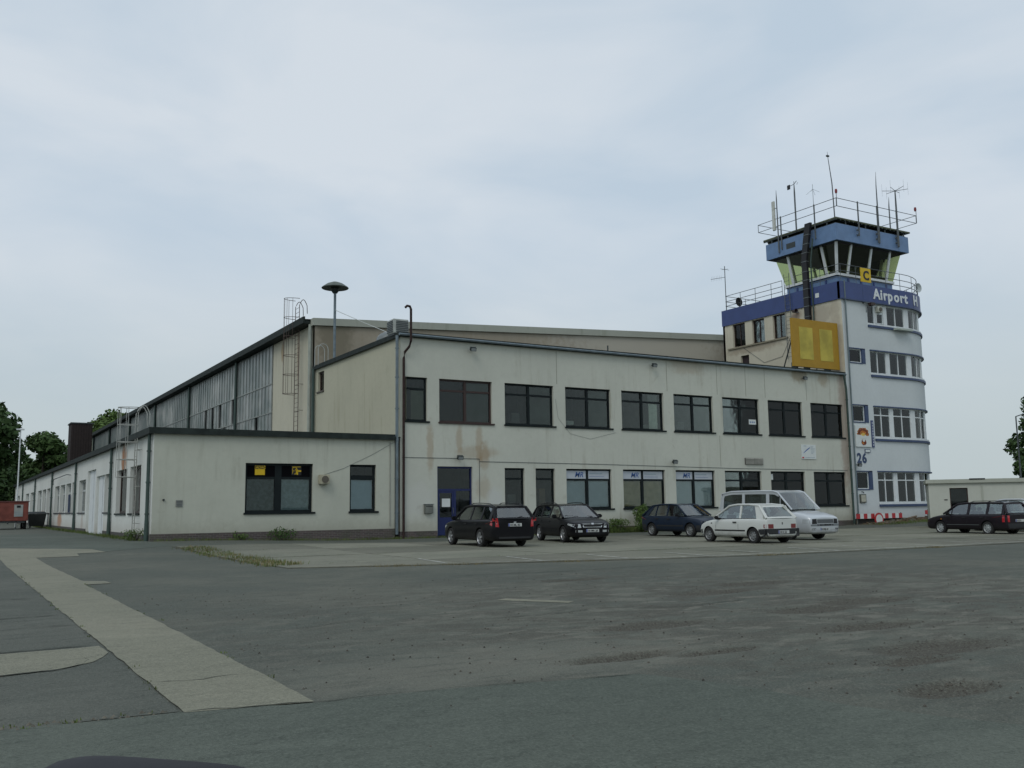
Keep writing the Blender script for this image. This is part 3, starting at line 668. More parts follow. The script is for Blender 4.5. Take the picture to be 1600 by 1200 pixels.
def pipe(name, pts, r, m, parent, clips=(), label=None):
    mb = MB(); mb.tube(pts, r, 10)
    for c in clips: mb.tube([(c[0], c[1], c[2]-.03), (c[0], c[1], c[2]+.03)], (r[-1] if isinstance(r, list) else r)*1.35, 10)
    o = mb.build(name, m, parent, smooth=True)
    if label: o['label'] = label
    return o
pipe('downpipe', [(18.22, 40.62, 0.2), (18.22, 40.62, 9.62)], .075, M_pipe, main, [(18.22, 40.62, z) for z in (1.2, 2.8, 4.6, 6.1, 7.6, 9)])
pipe('vent_pipe', [(18.56, 40.6, 0), (18.56, 40.6, 8.55), (18.62, 40.6, 8.85), (18.78, 40.45, 9.1), (18.8, 40.3, 9.35), (18.8, 40.3, 10.9), (18.74, 40.3, 11.03), (18.6, 40.3, 11.05), (18.5, 40.3, 10.95)], .06, M_rust, main, [], 'rusty brown pipe with a hooked top')
pipe('downpipe', [(49.5, 40.47, 9.6), (49.62, 40.5, 9.15), (49.72, 40.52, 8.7), (49.72, 40.52, .1)], .065, M_gpipe, main, [(49.72, 40.52, z) for z in (2, 3.5, 5, 6.5, 8)])
# floodlights etc. on the facade
def floodlight(x, y, z, label, ny=-1):
    r = root('floodlight', (x, y, z), label, 'lamp', 'floodlights on the walls')
    mb = MB(); mb.tube([(x, y, z), (x, y+ny*.18, z-.05)], .02, 6); mb.build('bracket', M_dark, r)
    c, s = math.cos(.6), math.sin(.6)
    def Mx(a, b, d): return (x+a, y+ny*(.18+.07+b*c-d*s*-1*.5), z-.03+d*c-b*s)
    mb = MB(); mb.box(-.16, .16, -.06, .08, -.10, .11, M=Mx); mb.build('housing', M_dark, r, bevel=.012)
    mb = MB(); mb.box(-.13, .13, .08, .088, -.075, .085, M=Mx); mb.build('lens', mat('lamp_lens', (.25, .27, .27), .2), r)
for (x, z, lb) in ((22.27, 9.27, 'dark floodlight high on the office wall, nearest its left corner'), (33.85, 9.22, 'dark floodlight below the roof edge at the middle of the office wall'), (45.9, 9.2, 'dark floodlight on the stained wall below the yellow board'),
                (21.5, 3.86, 'dark floodlight just above the blue entrance door'), (35.1, 3.84, 'dark floodlight between the upper and lower windows beside the brown papered window')):
    floodlight(x, FY, z, lb)
floodlight(50.35, TF, 3.85, 'small dark floodlight under the number 26 on the tower wall')
r = root('mailbox', (19.87, FY, 1.15), 'grey metal mailbox on the wall left of the blue door', 'mailbox')
mb = MB(); mb.box(19.65, 20.09, FY-.16, FY, 1.15, 1.57); mb.build('body', mat('mailbox_grey', (.17, .18, .16), .5, .3), r, bevel=.015)
mb = MB(); mb.box(19.63, 20.11, FY-.19, FY-.002, 1.571, 1.60); mb.build('lid', M_galv, r, bevel=.006)
mb = MB(); mb.box(19.70, 20.04, FY-.167, FY-.161, 1.47, 1.50); mb.build('slot', M_black, r)
r = root('vent_grille', (41.4, FY, 3.74), 'grey louvred vent grille on the office wall between floors', 'vent')
mb = MB(); mb.box(40.67, 42.13, FY-.05, FY-.003, 3.74, 4.13); mb.build('backing', mat('grille_dark', (.1, .1, .09), .7), r)
for k in range(5):
    for h in (0, 1):
        mb = MB(); x0 = 40.69+h*.72; z = 3.77+k*.073
        mb.add([(x0, FY-.05, z+.05), (x0+.70, FY-.05, z+.05), (x0+.70, FY-.09, z), (x0, FY-.09, z), (x0, FY-.05, z+.04), (x0+.70, FY-.05, z+.04), (x0+.70, FY-.09, z-.01), (x0, FY-.09, z-.01)], [(0, 1, 2, 3), (7, 6, 5, 4), (0, 3, 7, 4), (1, 5, 6, 2), (0, 4, 5, 1), (3, 2, 6, 7)]); mb.build('slat', mat('slat_grey', (.30, .30, .26), .6), r)
r = root('company_sign', (46.1, FY, 4.14), 'white company board with a blue streak below the last upper window', 'sign')
mb = MB(); mb.box(45.46, 46.74, FY-.04, FY-.003, 4.14, 5.03); mb.build('board', M_sign, r)
RX = Matrix.Rotation(rad(90), 4, 'X')
mb = MB(); mb.prism([(45.6, 4.5), (45.65, 4.5), (46.2, 4.82), (46.22, 4.88), (45.9, 4.72)], lambda a, b, d: (a, FY-.044-d, b), 0, .003); mb.build('streak', M_ink, r)
for k in range(7):
    mb = MB(); z = 4.93-k*.075; mb.box(46.28, 46.28+random.uniform(.2, .38), FY-.045, FY-.041, z, z+.02); mb.build('text_line', mat('print_grey', (.3, .38, .42), .6), r)
mb = MB(); mb.box(45.5, 45.66, FY-.046, FY-.041, 4.18, 4.27); mb.build('red_mark', M_red, r)
mb = MB(); mb.box(45.75, 46.6, FY-.045, FY-.041, 4.22, 4.245); mb.box(45.65, 45.9, FY-.045, FY-.041, 4.93, 4.96); mb.build('text_line', mat('print_grey', (.3, .38, .42), .6), r)
# AC box, siren, dome on the roof
r = root('roof_fan_unit', (18.55, 41.4, 9.74), 'white louvred air unit on the left corner of the office roof', 'air unit')
mb = MB(); mb.box(18.2, 19.0, 41.0, 41.8, 9.82, 10.52); mb.build('casing', mat('unit_white', (.42, .45, .42), .5), r, bevel=.02)
mb = MB(); mb.box(18.25, 18.95, 41.05, 41.75, 9.74, 9.82); mb.build('base', M_greyst, r)
for k in range(7):
    mb = MB(); z = 9.88+k*.085; mb.box(18.33, 18.97, 40.965, 41.0, z, z+.04); mb.box(18.165, 18.2, 41.06, 41.74, z, z+.04); mb.build('louvre', M_greyst, r)
r = root('siren', (18.6, 50.4, 9.74), 'mushroom shaped alarm siren on a tall pole above the office roof', 'siren')
mb = MB(); mb.tube([(18.7, 50.4, 9.74), (18.7, 50.4, 13.9)], .075, 10); mb.build('pole', M_pipe, r, smooth=True)
mb = MB(); mb.lathe([(0, 14.42), (.15, 14.41), (.45, 14.30), (.74, 14.10), (.78, 14.06), (.76, 14.03), (.45, 14.08), (0, 14.1)], (18.7, 50.4, 0), n=28); mb.build('hood', mat('siren_hood', (.10, .12, .105), .6), r, smooth=True)
mb = MB(); mb.lathe([(0, 13.72), (.12, 13.74), (.2, 13.85), (.24, 13.92), (.24, 14.1), (0, 14.1)], (18.7, 50.4, 0), n=20); mb.build('motor', M_dark, r, smooth=True)
mb = MB(); mb.tube([(18.7, 50.35, 12.75), (20.2, 49, 11.8), (21.5, 47.5, 10.9), (22.5, 46.3, 10.4), (22.8, 45.9, 9.9)], .018, 5); tag(mb.build('cable', M_sign), 'white cable sagging from the siren pole to the office roof', 'cable')
mb = MB(); mb.lathe([(.62, 9.74), (.6, 9.95), (.45, 10.15), (.2, 10.27), (0, 10.3)], (18.9, 43.2, 0), n=20); tag(mb.build('roof_dome', mat('dome', (.15, .17, .17), .4), smooth=True), 'grey dome rooflight on the office roof near its corner', 'rooflight')
mb = MB(); mb.tube([(31.5, 41.6, 9.74), (31.5, 41.6, 10.3)], .04); tag(mb.build('vent_stub', M_dark), 'thin dark vent stub on the office roof', 'vent')

# ---------------------------------------------------------------- hangar
hang = root('hangar', (45, 100, 0), 'tall hangar with glass panel side wall and brown stained gable above the office roof', 'building')
HE = 152.2
def hz(x): return 12.72+(x-MX)*(14.46-12.72)/(52-MX) if x < 52 else 14.46-(x-52)*.053
wall(F_hside, HY, 61.2, 0, 12.4, [], .3, M_hang, 'wall', hang)
mb = MB()
pl = [(MX, 0), (52, 0), (72, 0), (72, hz(72)-.44), (52, 14.02), (MX, 12.28)]
mb.prism(pl, lambda a, b, d: (a, HY+d, b), 0, .3); mb.build('gable_wall', M_hangf, hang)
mb = MB(); mb.prism([(MX-.15, 12.28), (52, 14.02), (72.1, hz(72)-.44), (72.1, hz(72)), (52, 14.46), (MX-.15, 12.72)], lambda a, b, d: (a, HY-.14+d, b), 0, .46); mb.build('coping', M_cap, hang)
mb = MB(); mb.add([(MX-.55, HY+.33, 12.70), (52, HY+.33, 14.3), (52, HE, 14.3), (MX-.55, HE, 12.70), (72, HY+.33, 13.2), (72, HE, 13.2)], [(0, 1, 2, 3), (1, 4, 5, 2)]); mb.build('roof', M_roof, hang, recalc=False)
mb = MB(); mb.box(MX-.55, MX+.2, HY+.33, HE, 12.42, 12.62); mb.box(MX-.62, MX-.50, HY+.3, HE, 12.45, 12.85); mb.build('eaves', M_gut, hang)
mb = MB(); mb.box(MX+.0, 72, HE-.3, HE, 0, 12.4); mb.box(71.7, 72, HY+.3, HE-.3, 0, 12.6); mb.build('wall', M_hang, hang)
mb = MB(); mb.box(MX, MX+.3, 61.2, HE-.3, 0, 6.0); mb.build('wall', M_hang, hang)
mb = MB(); mb.box(MX+1.2, MX+1.3, 61.5, HE-.6, 6, 12.4); mb.build('inner_screen', mat('inner_screen', (.20, .23, .22), .9), hang)
def ugl():
    m = bpy.data.materials.new('profiled_glass'); t, b = nodes(m); b.inputs['Roughness'].default_value = .38; b.inputs['Specular IOR Level'].default_value = .6
    oi = t.nodes.new('ShaderNodeObjectInfo'); gg = t.nodes.new('ShaderNodeNewGeometry'); s = t.nodes.new('ShaderNodeSeparateXYZ'); t.links.new(gg.outputs['Position'], s.inputs[0])
    far = ramp(t, s.outputs[1], 70, 90)
    c = mix(t, oi.outputs['Random'], (.24, .26, .25), (.42, .44, .42)); c = mix(t, ramp(t, noise(t, .5, 5), .35, .65, 0, .8), c, (.13, .17, .16))
    c = mix(t, math_(t, 'MULTIPLY', ramp(t, noise(t, .12, 3), .4, .6), .5), c, (.10, .13, .125))
    t.links.new(c, b.inputs['Base Color']); return m
M_ug = ugl()
pw = .79; rows = [(9.80, 12.38), (7.88, 9.72), (5.4, 7.80)]
meshes = []
for (z0, z1) in rows:
    p = MB(); p.box(-.05, .0, .03, pw-.03, z0, z1); p.box(-.09, -.05, .03, .07, z0, z1); p.box(-.09, -.05, pw-.07, pw-.03, z0, z1); meshes.append(p.mesh('glass_panel', M_ug))
far = MB(); n = int((HE-.4-61.2)/pw)
darkslots = {(1, 12), (1, 17), (1, 20), (1, 23), (2, 4), (2, 15)}
for i in range(n):
    y = 61.2+i*pw
    if any(abs(y+pw/2-(70.1+15.9*k)) < .6 for k in range(6)): continue
    for j, (z0, z1) in enumerate(rows):
        if (j, i) in darkslots: continue
        if i < 58:
            o = link('glass_panel', meshes[j], hang); o.location = (MX, y, 0); o.matrix_parent_inverse = Matrix.Translation(hang.location).inverted()
        else:
            far.box(MX-.05, MX, y+.03, y+pw-.03, z0, z1); far.box(MX-.09, MX-.05, y+.03, y+.07, z0, z1)
tag(far.build('glass_panels_far', M_ug, hang), kind='stuff')
for z in (9.76, 7.84):
    mb = MB(); mb.box(MX-.10, MX+.05, 61.2, HE-.4, z-.035, z+.035); mb.build('transom', mat('transom', (.27, .29, .27), .6), hang)
for k in range(6):
    y = 70.1+15.9*k
    mb = MB(); mb.box(MX-.12, MX+.1, y-.1, y+.55, 5, 12.42); mb.build('pier', mat('pier_dark', (.045, .055, .06), .7), hang)
    pipe('downpipe', [(MX-.22, y-.25, 5), (MX-.22, y-.25, 12.4)], .09, M_gpipe, hang)
pipe('vent_pipe', [(MX-.2, 58.4, 4.9), (MX-.2, 58.4, 6.2)], .13, mat('stub', (.2, .22, .2), .7), hang)
mb = MB(); mb.box(MX-.40, MX, 58.15, 58.65, 6.2, 6.28); mb.build('vent_cap', M_greyst, hang)
pipe('downpipe', [(MX-.16, 53.35, 4.9), (MX-.16, 53.35, 12.4)], .11, mat('pale_pipe', (.33, .36, .31), .6), hang)
pipe('downpipe', [(MX-.14, 52.75, 4.9), (MX-.14, 52.75, 9.6)], .09, M_gpipe, main)

def ladder(name, X, y0, y1, z0, z1, cage, label, nx=-1, off=.22, m=M_galv, arch=True, depth=.72):
    r = root(name, (X, (y0+y1)/2, z0), label, 'ladder')
    xo = X+nx*off
    for y in (y0, y1):
        mb = MB(); pts = [(xo, y, z0), (xo, y, z1)]
        if arch: pts += [(xo-nx*.12*k/2, y, z1+.35*math.sin(math.pi*k/8)) for k in range(1, 9)]+[(xo-nx*.5, y, z1-.5)]
        mb.tube(pts, .022, 6); mb.build('stile', m, r)
    mb = MB(); mb.tube([(xo, y0, 0), (xo, y1, 0)], .012, 5); me = mb.mesh('rung', m)
    k = z0+.15; i = 0
    while k < z1 and i < 60:
        o = link('rung', me, r); o.location = (0, 0, k); o.matrix_parent_inverse = Matrix.Translation(r.location).inverted(); k += .28; i += 1
    ym = (y0+y1)/2; hw = (y1-y0)/2+.06
    def arcp(t, z): return (xo+nx*depth*math.sin(t), ym-math.cos(t)*max(hw, .33), z)
    if cage:
        zz = cage[0]
        while zz <= cage[1]+.01:
            mb = MB(); mb.tube([arcp(math.pi*q/12, zz) for q in range(13)], .018, 5); mb.build('hoop', m, r); zz += (cage[1]-cage[0])/cage[2]
        for q in (2, 4, 6, 8, 10):
            mb = MB(); a = arcp(math.pi*q/12, 0); mb.tube([(a[0], a[1], cage[0]), (a[0], a[1], cage[1])], .013, 5); mb.build('cage_bar', m, r)
    for z in (z0+.6, z0+2.2, z0+3.8):
        if z < z1-.3:
            mb = MB(); mb.tube([(X, y0, z), (xo, y0, z)], .015, 5); mb.tube([(X, y1, z), (xo, y1, z)], .015, 5); mb.build('bracket', m, r)
    return r
M_rlad = mat('rusty_ladder', (.10, .075, .065), .7, .3, .3, 6)
ladder('roof_ladder', MX, 55.0, 55.75, 5.2, 13.9, (8.4, 14.3, 5), 'tall caged ladder with arched handrails on the hangar side wall', m=M_rlad, off=.3, depth=.85)
ladder('roof_ladder', LX, 43.4, 43.95, .3, 5.7, (2.9, 5.95, 4), 'pale caged ladder on the left side of the low wing near its front corner', m=mat('pale_ladder', (.36, .37, .34), .6, .2), depth=.8)
# small access hoop on the office roof
r = root('roof_handrail', (18.5, 52.2, 9.74), 'pale arched handrail where the office roof meets the hangar', 'handrail')
for y in (51.9, 52.5):
    mb = MB(); mb.tube([(MX-.15, y, 9.74), (MX-.15, y, 10.7)]+[(MX-.15+.3-.3*math.cos(math.pi*q/8), y, 10.7+.32*math.sin(math.pi*q/8)) for q in range(1, 9)]+[(MX+.45, y, 9.75)], .022, 6); mb.build('rail', mat('pale_rail', (.4, .43, .4), .5), r)

# ---------------------------------------------------------------- low wing
low = root('low_wing', (12, 90, 0), 'single storey flat roofed wing with peeling white side wall in front of the hangar', 'building')
wl = [(11.12, 14.15, 1.29, 3.44), (15.91, 17.2, 1.29, 3.43)]
wall(F_low, LX, 18.15, .48, 4.62, wl, .3, M_low, 'wall', low)
LE = 131
sides = [(43.5, 46.3, 1.32, 3.45), (47.2, 50.3, 1.32, 3.43)]
wins = [(51.95, 54.4), (62.4, 65.8), (67.3, 69.6), (70.3, 73.4), (74.0, 77.2), (77.9, 81.3), (85.2, 88.2), (88.9, 92.3), (93.2, 97.3), (101.2, 105.9), (108.2, 112.5), (122.2, 127)]
doors = [(54.5, 57.6, .12, 3.4), (58.0, 61.6, .12, 3.85)]
sh = sides+[(a, b, 1.38, 3.40) for a, b in wins]+doors
wall(F_lside, FY, LE, .12, 4.62, sh, .35, M_lowside, 'wall', low)
mb = MB(); mb.box(LX-.03, 18.15, FY-.03, FY+.25, -.1, .48); mb.build('plinth', M_brick, low)
mb = MB()
for a, b in ((FY+.25, 54.45), (61.65, LE)): mb.box(LX-.03, LX+.25, a, b, -.1, .42)
mb.build('plinth', mat('side_plinth', (.08, .075, .07), .9), low)
mb = MB(); mb.box(LX-.18, 18.1, FY-.12, LE+.2, 4.62, 4.72); mb.box(LX-.24, 18.1, FY-.18, FY-.12, 4.60, 4.86); mb.box(LX-.24, LX-.18, FY-.12, LE, 4.60, 4.86); mb.box(LX-.18, MX-.02, FY-.12, LE, 4.72, 4.76); mb.build('roof', M_gut, low)
mb = MB(); mb.box(LX, 18.1, LE-.3, LE, 0, 4.62); mb.build('wall', M_low, low)
mb = MB(); mb.box(LX+.5, 18, FY+3.2, FY+3.3, .2, 4.5); mb.box(LX+3, LX+3.1, FY+3.4, LE-1, .2, 4.5); mb.box(LX+.4, 18, FY+.3, FY+3.2, .1, .2); mb.box(LX+.4, LX+3, FY+3.3, LE-1, .1, .2); mb.build('inner_wall', M_int, low)
# front windows
mb = MB(); 
wo = window(F_low, 11.12, 14.15, 1.29, 3.44, low, M_frame, (12.6,), (2.80,), fw=.1, mw=.3, sill=M_frame, fill={(0, 0): (mat('lamella', (.10, .13, .13), .8, var=.3, scale=8), 0, 1), (1, 0): (mat('lamella_grey', (.36, .43, .46), .8, var=.15, scale=8), 0, 1), (0, 1): (M_black, 0, 1), (1, 1): (M_black, 0, 1)}, label='wide window with two yellow signs in its dark upper lights')
for x0_, x1_ in ((11.22, 12.45), (12.75, 14.05)):
    p = MB(); p.box(x0_, x1_, FY+.138, FY+.142, 2.85, 3.34); p.build('reflection_cover', mat('matt_black', (.006, .006, .007), .9, spec=.0, var=0), wo)  # opaque black sheets added over the upper lights to keep sky reflection off
p = MB(); p.box(11.56, 12.0, FY+.12, FY+.13, 2.93, 3.34); sg = p.build('yellow_sign', M_ysig, wo)
p = MB(); p.box(11.575, 11.985, FY+.116, FY+.119, 3.19, 3.33); p.build('sign_band', M_black, wo)
text('lettering', 'ADAC', Matrix.Translation((11.60, FY+.112, 3.21)) @ RX, .155, M_ysig, wo, .003, .003)
p = MB(); p.box(13.2, 13.65, FY+.12, FY+.13, 2.93, 3.34); p.build('black_sign', M_black, wo)
p = MB()
for (a, b, c, d) in ((13.23, 13.62, 3.285, 3.31), (13.24, 13.34, 3.11, 3.13), (13.24, 13.26, 3.0, 3.26), (13.40, 13.45, 3.0, 3.24), (13.36, 13.49, 3.15, 3.19), (13.45, 13.64, 3.08, 3.15), (13.44, 13.5, 2.95, 3.10), (13.33, 13.42, 2.97, 3.0)): p.box(a, b, FY+.114, FY+.119, c, d)
p.build('emblem', M_ysig, wo)
text('lettering', 'ADAC', Matrix.Translation((13.24, FY+.112, 3.25)) @ RX, .08, M_ysig, wo, .003, .002)
window(F_low, 15.91, 17.2, 1.29, 3.43, low, M_frame, (), (2.84,), fw=.1, tw=.2, sill=M_frame, fill={(0, 0): (mat('pale_blind', (.62, .72, .84), .8, var=.04), 0, 1)}, label='narrow window with a pale blue blind beside the downpipes')
# side windows and doors
M_wf = mat('white_frame', (.45, .48, .47), .5)
window(F_lside, 43.5, 46.3, 1.32, 3.45, low, M_frameb, (44.9,), (), fw=.1, rec=.2, gm=M_glass, sill=M_gut, label='side window partly covered with brown boards')
window(F_lside, 47.2, 50.3, 1.32, 3.43, low, M_frameb, (), (), fw=.1, rec=.2, fill={(0, 0): (mat('maroon_board', (.03, .012, .016), .6), 0, 1)}, sill=M_gut, label='side window boarded with dark maroon panel')
for a, b in wins: window(F_lside, a, b, 1.38, 3.40, low, M_wf, ((a+b)/2,), (2.75,), fw=.1, mw=.12, rec=.22, gm=M_glassc, sill=mat('side_sill', (.06, .065, .07), .6))
for (a, b, c, d) in doors:
    mb = MB(); mb.sbox(F_lside, a, b, -.2, -.14, c, d); dd = mb.build('door', M_white, low)
    mb = MB(); mb.sbox(F_lside, a+.1, a+.2, -.14, -.06, 1.2, 1.35); mb.build('handle', M_galv, dd)
    mb = MB()
    for k in range(1, 2): mb.sbox(F_lside, a+(b-a)*k/2-.02, a+(b-a)*k/2+.02, -.14, -.135, c+.05, d-.05)
    mb.build('board_joint', M_greyst, dd)
for y in (41.15, 51.6, 66.9, 82.8, 99.4, 116):
    pipe('downpipe', [(LX-.11, y, .0), (LX-.11, y, 1.3), (LX-.11, y, 4.6)], [.11, .075, .07], M_gpipe, low, [(LX-.11, y, z) for z in (1.3, 2.6, 3.9)])
mb = MB(); mb.tube([(LX-.02, 70.5, 3.95), (LX-.3, 70.5, 3.97), (LX-.3, 79.5, 3.92), (LX-.3, 79.5, 3.5)], .03, 6); mb.build('conduit', M_greyst, low)
mb = MB(); mb.box(LX-.16, LX-.05, 69.9, 70.2, 1.4, 2.6); mb.build('blue_board', mat('dull_blue', (.05, .07, .12), .7), low)
mb = MB(); mb.tube([(14.5, FY-.01, 2.9), (15.6, FY-.01, 3.25), (17, FY-.01, 3.9), (18.1, FY-.01, 4.5)], .006, 5); mb.build('cable', M_greyst, low)
pipe('conduit', [(17.9, FY-.03, 4.5), (17.9, FY-.03, .6)], .018, mat('conduit_pale', (.3, .3, .27), .7), low, [(17.9, FY-.03, z) for z in (1.2, 2.2, 4.1)])
r = root('wall_fan_outlet', (14.6, FY, 2.5), 'beige square air outlet with round grille between the two front windows', 'air outlet')
mb = MB(); mb.box(14.40, 14.85, FY-.30, FY, 2.53, 2.95); mb.build('casing', mat('beige_plastic', (.40, .38, .28), .5), r, bevel=.02)
mb = MB(); mb.tube([(14.625, FY-.33, 2.74), (14.625, FY-.301, 2.74)], .16, 20); mb.build('grille', mat('grille_brown', (.10, .09, .07), .6), r)
r = root('wall_vent', (8.4, FY, 1.6), 'small square grey vent low on the wall near the front left corner', 'vent')
mb = MB(); mb.box(8.24, 8.52, FY-.03, FY-.002, 1.58, 1.86); mb.build('plate', mat('vent_plate', (.22, .23, .21), .6), r)
for k in range(4):
    mb = MB(); mb.box(8.27, 8.49, FY-.04, FY-.03, 1.615+k*.06, 1.635+k*.06); mb.build('slat', M_greyst, r)
mb = MB(); mb.tube([(7.75, FY-.06, 1.87), (7.75, FY, 1.87)], .045, 10); tag(mb.build('wall_fitting', M_dark), 'small dark round fitting on the wall near the front left corner', 'fitting')
# tall dark boxed chimney at the far end of the low roof
r = root('boxed_chimney', (13.3, 121.5, 4.76), 'dark brown clad chimney box standing at the far end of the low roof', 'chimney')
mb = MB(); mb.box(12.2, 14.5, 120, 123, 4.76, 11.75); mb.build('shaft', mat('dark_brown_clad', (.028, .02, .018), .8), r)
me = MB(); me.box(-.05, .05, -.05, 0, 4.76, 11.75); me = me.mesh('rib', mat('dark_brown_clad', (.028, .02, .018), .8))
for k in range(8):
    o = link('rib', me, r); o.location = (12.35+k*.28, 120, 0); o.matrix_parent_inverse = Matrix.Translation(r.location).inverted()
mb = MB(); mb.box(12.1, 14.6, 119.9, 123.1, 11.75, 11.9); mb.build('cap', M_dark, r)

# ---------------------------------------------------------------- control tower
tow = root('control_tower', (55, 45, 0), 'white and blue airport control tower with rounded corner and glazed cab', 'tower')
YB = 51.5; SE = SA+ARC+(YB-TF-TR)
groups = [(52.35, 54.05), (54.4, 56.22), (56.7, 58.35), (58.8, 60.45), (60.9, 62.55)]
rowsz = [(1.42, 3.39), (5.68, 7.66), (9.92, 11.40), (13.27, 14.60)]
small = [(50.32, 51.80, 2.29, 3.40), (50.32, 51.78, 6.63, 7.70), (50.32, 51.83, 10.52, 11.43)]
holes = [(groups[0][0], groups[-1][1]+.05, a, b) for a, b in rowsz]
wall(F_tow, TX, SE, .4, 14.7, holes+small, .14, M_tow, 'wall', tow)
sidew = [(49.25, 50.5, 12.93, 14.64), (47.35, 48.55, 12.92, 14.62), (45.4, 46.55, 12.93, 14.62), (48.98, 49.8, 11.48, 12.2)]
wall(F_tside, TF, YB, 0, 14.7, sidew, .3, M_tows, 'wall', tow)
mb = MB(); mb.box(TX, TX+11.2, YB-.2, YB, 0, 15.6); mb.build('wall', M_tow, tow)
mb = MB(); mb.sbox(F_tow, TX+.1, SE, -.3, -.08, -.1, .4); mb.build('plinth', mat('tower_plinth', (.035, .035, .03), .95), tow, smooth=True)
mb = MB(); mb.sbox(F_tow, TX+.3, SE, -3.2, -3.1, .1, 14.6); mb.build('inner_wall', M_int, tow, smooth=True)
def deck(z0, z1, off, name, m):
    n = 14; pts = [F_tow(TX+.02, off, 0)[:2]]+[F_tow(SA+ARC*k/n, off, 0)[:2] for k in range(n+1)]+[F_tow(SE, off, 0)[:2], (TX+.02, YB)]
    mb = MB(); mb.prism(pts, lambda a, b, d: (a, b, d), z0, z1); return mb.build(name, m, tow)
for z in (.05, 4.3, 8.6, 12.3): deck(z, z+.2, -.15, 'floor_slab', M_int)
deck(14.75, 14.9, -.15, 'floor_slab', M_int); deck(15.5, 15.6, -.02, 'roof', M_roof)
# blue fascia
mb = MB(); mb.sbox(F_tow, TX-.08, SE, -.2, .10, 14.70, 15.84); fo = mb.build('fascia', M_blue, tow, smooth=True)
mb = MB(); mb.sbox(F_tow, TX-.1, SE, 0, .16, 14.64, 14.72); mb.build('fascia_lip', M_blue2, tow, smooth=True)
mb = MB(); mb.box(TX-.08, TX+.2, TF+.0, YB, 14.68, 15.86); mb.build('fascia', M_blue, tow)
for x in (51.9, 53.9, 55.6, 57.2): mb = MB(); mb.sbox(F_tow, x, x+.025, .10, .106, 14.74, 15.82); mb.build('fascia_joint', M_blue2, tow)
for y in (42.4, 44.6): mb = MB(); mb.box(TX-.086, TX-.08, y, y+.03, 14.7, 15.84); mb.build('fascia_joint', M_blue2, tow)
# letters on the fascia, following the curve
def fasc(s0, z0): return lambda x, y, z: F_tow(s0+x, .112+z, z0+y)
xx = 52.95
for ch, adv in (('A', .66), ('i', .27), ('r', .42), ('p', .60), ('o', .59), ('r', .42), ('t', .38), (' ', .62), ('H', .7)):
    if ch != ' ': text('letter', ch, None, .98, M_white, fo, .03, .03, mapper=fasc(xx, 14.98))
    xx += adv*1.02+.03
# sill and lintel bands
for (a, b) in rowsz:
    s0, s1 = groups[0][0]-.02, groups[-1][1]+.05
    mb = MB(); mb.sbox(F_tow, s0, s1+1.2, 0, .10, a-.27, a-.12); mb.build('sill_band', M_blue2, tow, smooth=True)
    mb = MB(); mb.sbox(F_tow, s0, s1, -.12, .05, a-.12, a+.0); mb.build('sill', M_white, tow, smooth=True)
    if b < 14:
        mb = MB(); mb.sbox(F_tow, s0, s1+1.2, -.0, .09, b, b+.075); mb.build('lintel_band', M_blue2, tow, smooth=True)
    for g0, g1 in zip(groups, groups[1:]+[(groups[-1][1]+.05, 0)]):
        if g1[0]-g0[1] > .02: 
            mb = MB(); mb.sbox(F_tow, g0[1], g1[0], -.25, -.07, a, b); mb.build('pier', M_white, tow, smooth=True)
M_flyer = mat('paper_notice', (.55, .60, .60), .7, var=.05)
for ri, (a, b) in enumerate(rowsz):
    for gi, (s0, s1) in enumerate(groups):
        tr = {0: (2.87,), 1: (7.13,)}.get(ri, ())
        fl = {}
        if ri == 1 and gi < 3: fl = {(0, 1): (M_flyer, .05, .95), (1, 1): (M_flyer, .05, .95)}
        if ri == 1: fl.update({(1, 0): (M_blind, .0, .5)} if gi == 0 else {(0, 0): (M_curt, .1, .55), (1, 0): (M_curt, .2, .9)} if gi == 1 else {(0, 0): (mat('lilac_curtain', (.4, .35, .4), .9), 0, .6)})
        if ri == 2 and gi == 1: fl = {(1, 0): (M_curt, .3, 1)}
        if ri == 3 and gi >= 2: fl = {(0, 0): (mat('lilac_curtain', (.4, .35, .4), .9), .2, 1)}
        if ri == 3 and gi == 0:
            wo = window(F_tow, s0, s0+.78, a, b, tow, M_white, (), (), fw=.05, rec=.10, gm=M_glassc)
            p = MB(); p.sbox(F_tow, s0+.78, s1, -.18, -.12, a, b); p.build('infill_panel', M_white, wo)
            window(F_tow, s0+.95, s0+1.6, a+.05, a+.75, tow, M_white, (), (), fw=.05, rec=.05, gm=M_glassc); continue
        window(F_tow, s0, s1, a, b, tow, M_white, ((s0+s1)/2-.02,), tr, fw=.05, mw=.07, tw=.07, rec=.10, gm=M_glassc, fill=fl)
for i, (a, b, c, d) in enumerate(small):
    mb = MB()
    for q in ((a-.04, a, c-.04, d+.06), (a, b, d, d+.06)): mb.sbox(F_tow, q[0], q[1], -.1, .03, q[2], q[3])
    mb.sbox(F_tow, b-.3, b+.02, -.13, .03, c-.04, d+.06); mb.sbox(F_tow, a, b-.3, -.1, .03, c-.07, c); mb.build('window_surround', M_blue2, tow)
    window(F_tow, a, b-.3, c, d, tow, M_white, (), (), fw=.06, rec=.06, gm=M_glass)
for (a, b, c, d) in sidew[:3]: window(F_tside, a, b, c, d, tow, M_frameb, ((a+b)/2,), (), fw=.07, mw=.05, rec=.16)
a, b, c, d = sidew[3]; mb = MB(); mb.box(TX+.18, TX+.2, a, b, c, d); mb.build('hatch', mat('dark_hatch', (.03, .02, .022), .8), tow)
mb = MB(); mb.box(TX-.10, TX, 45.2, 51.0, 12.80, 12.90); mb.build('ledge', mat('dirty_ledge', (.24, .22, .16), .9), tow)
pipe('downpipe', [(50.12, 40.5, .4), (50.12, 40.5, 15.9)], .05, mat('slate_pipe', (.12, .16, .17), .5), tow)
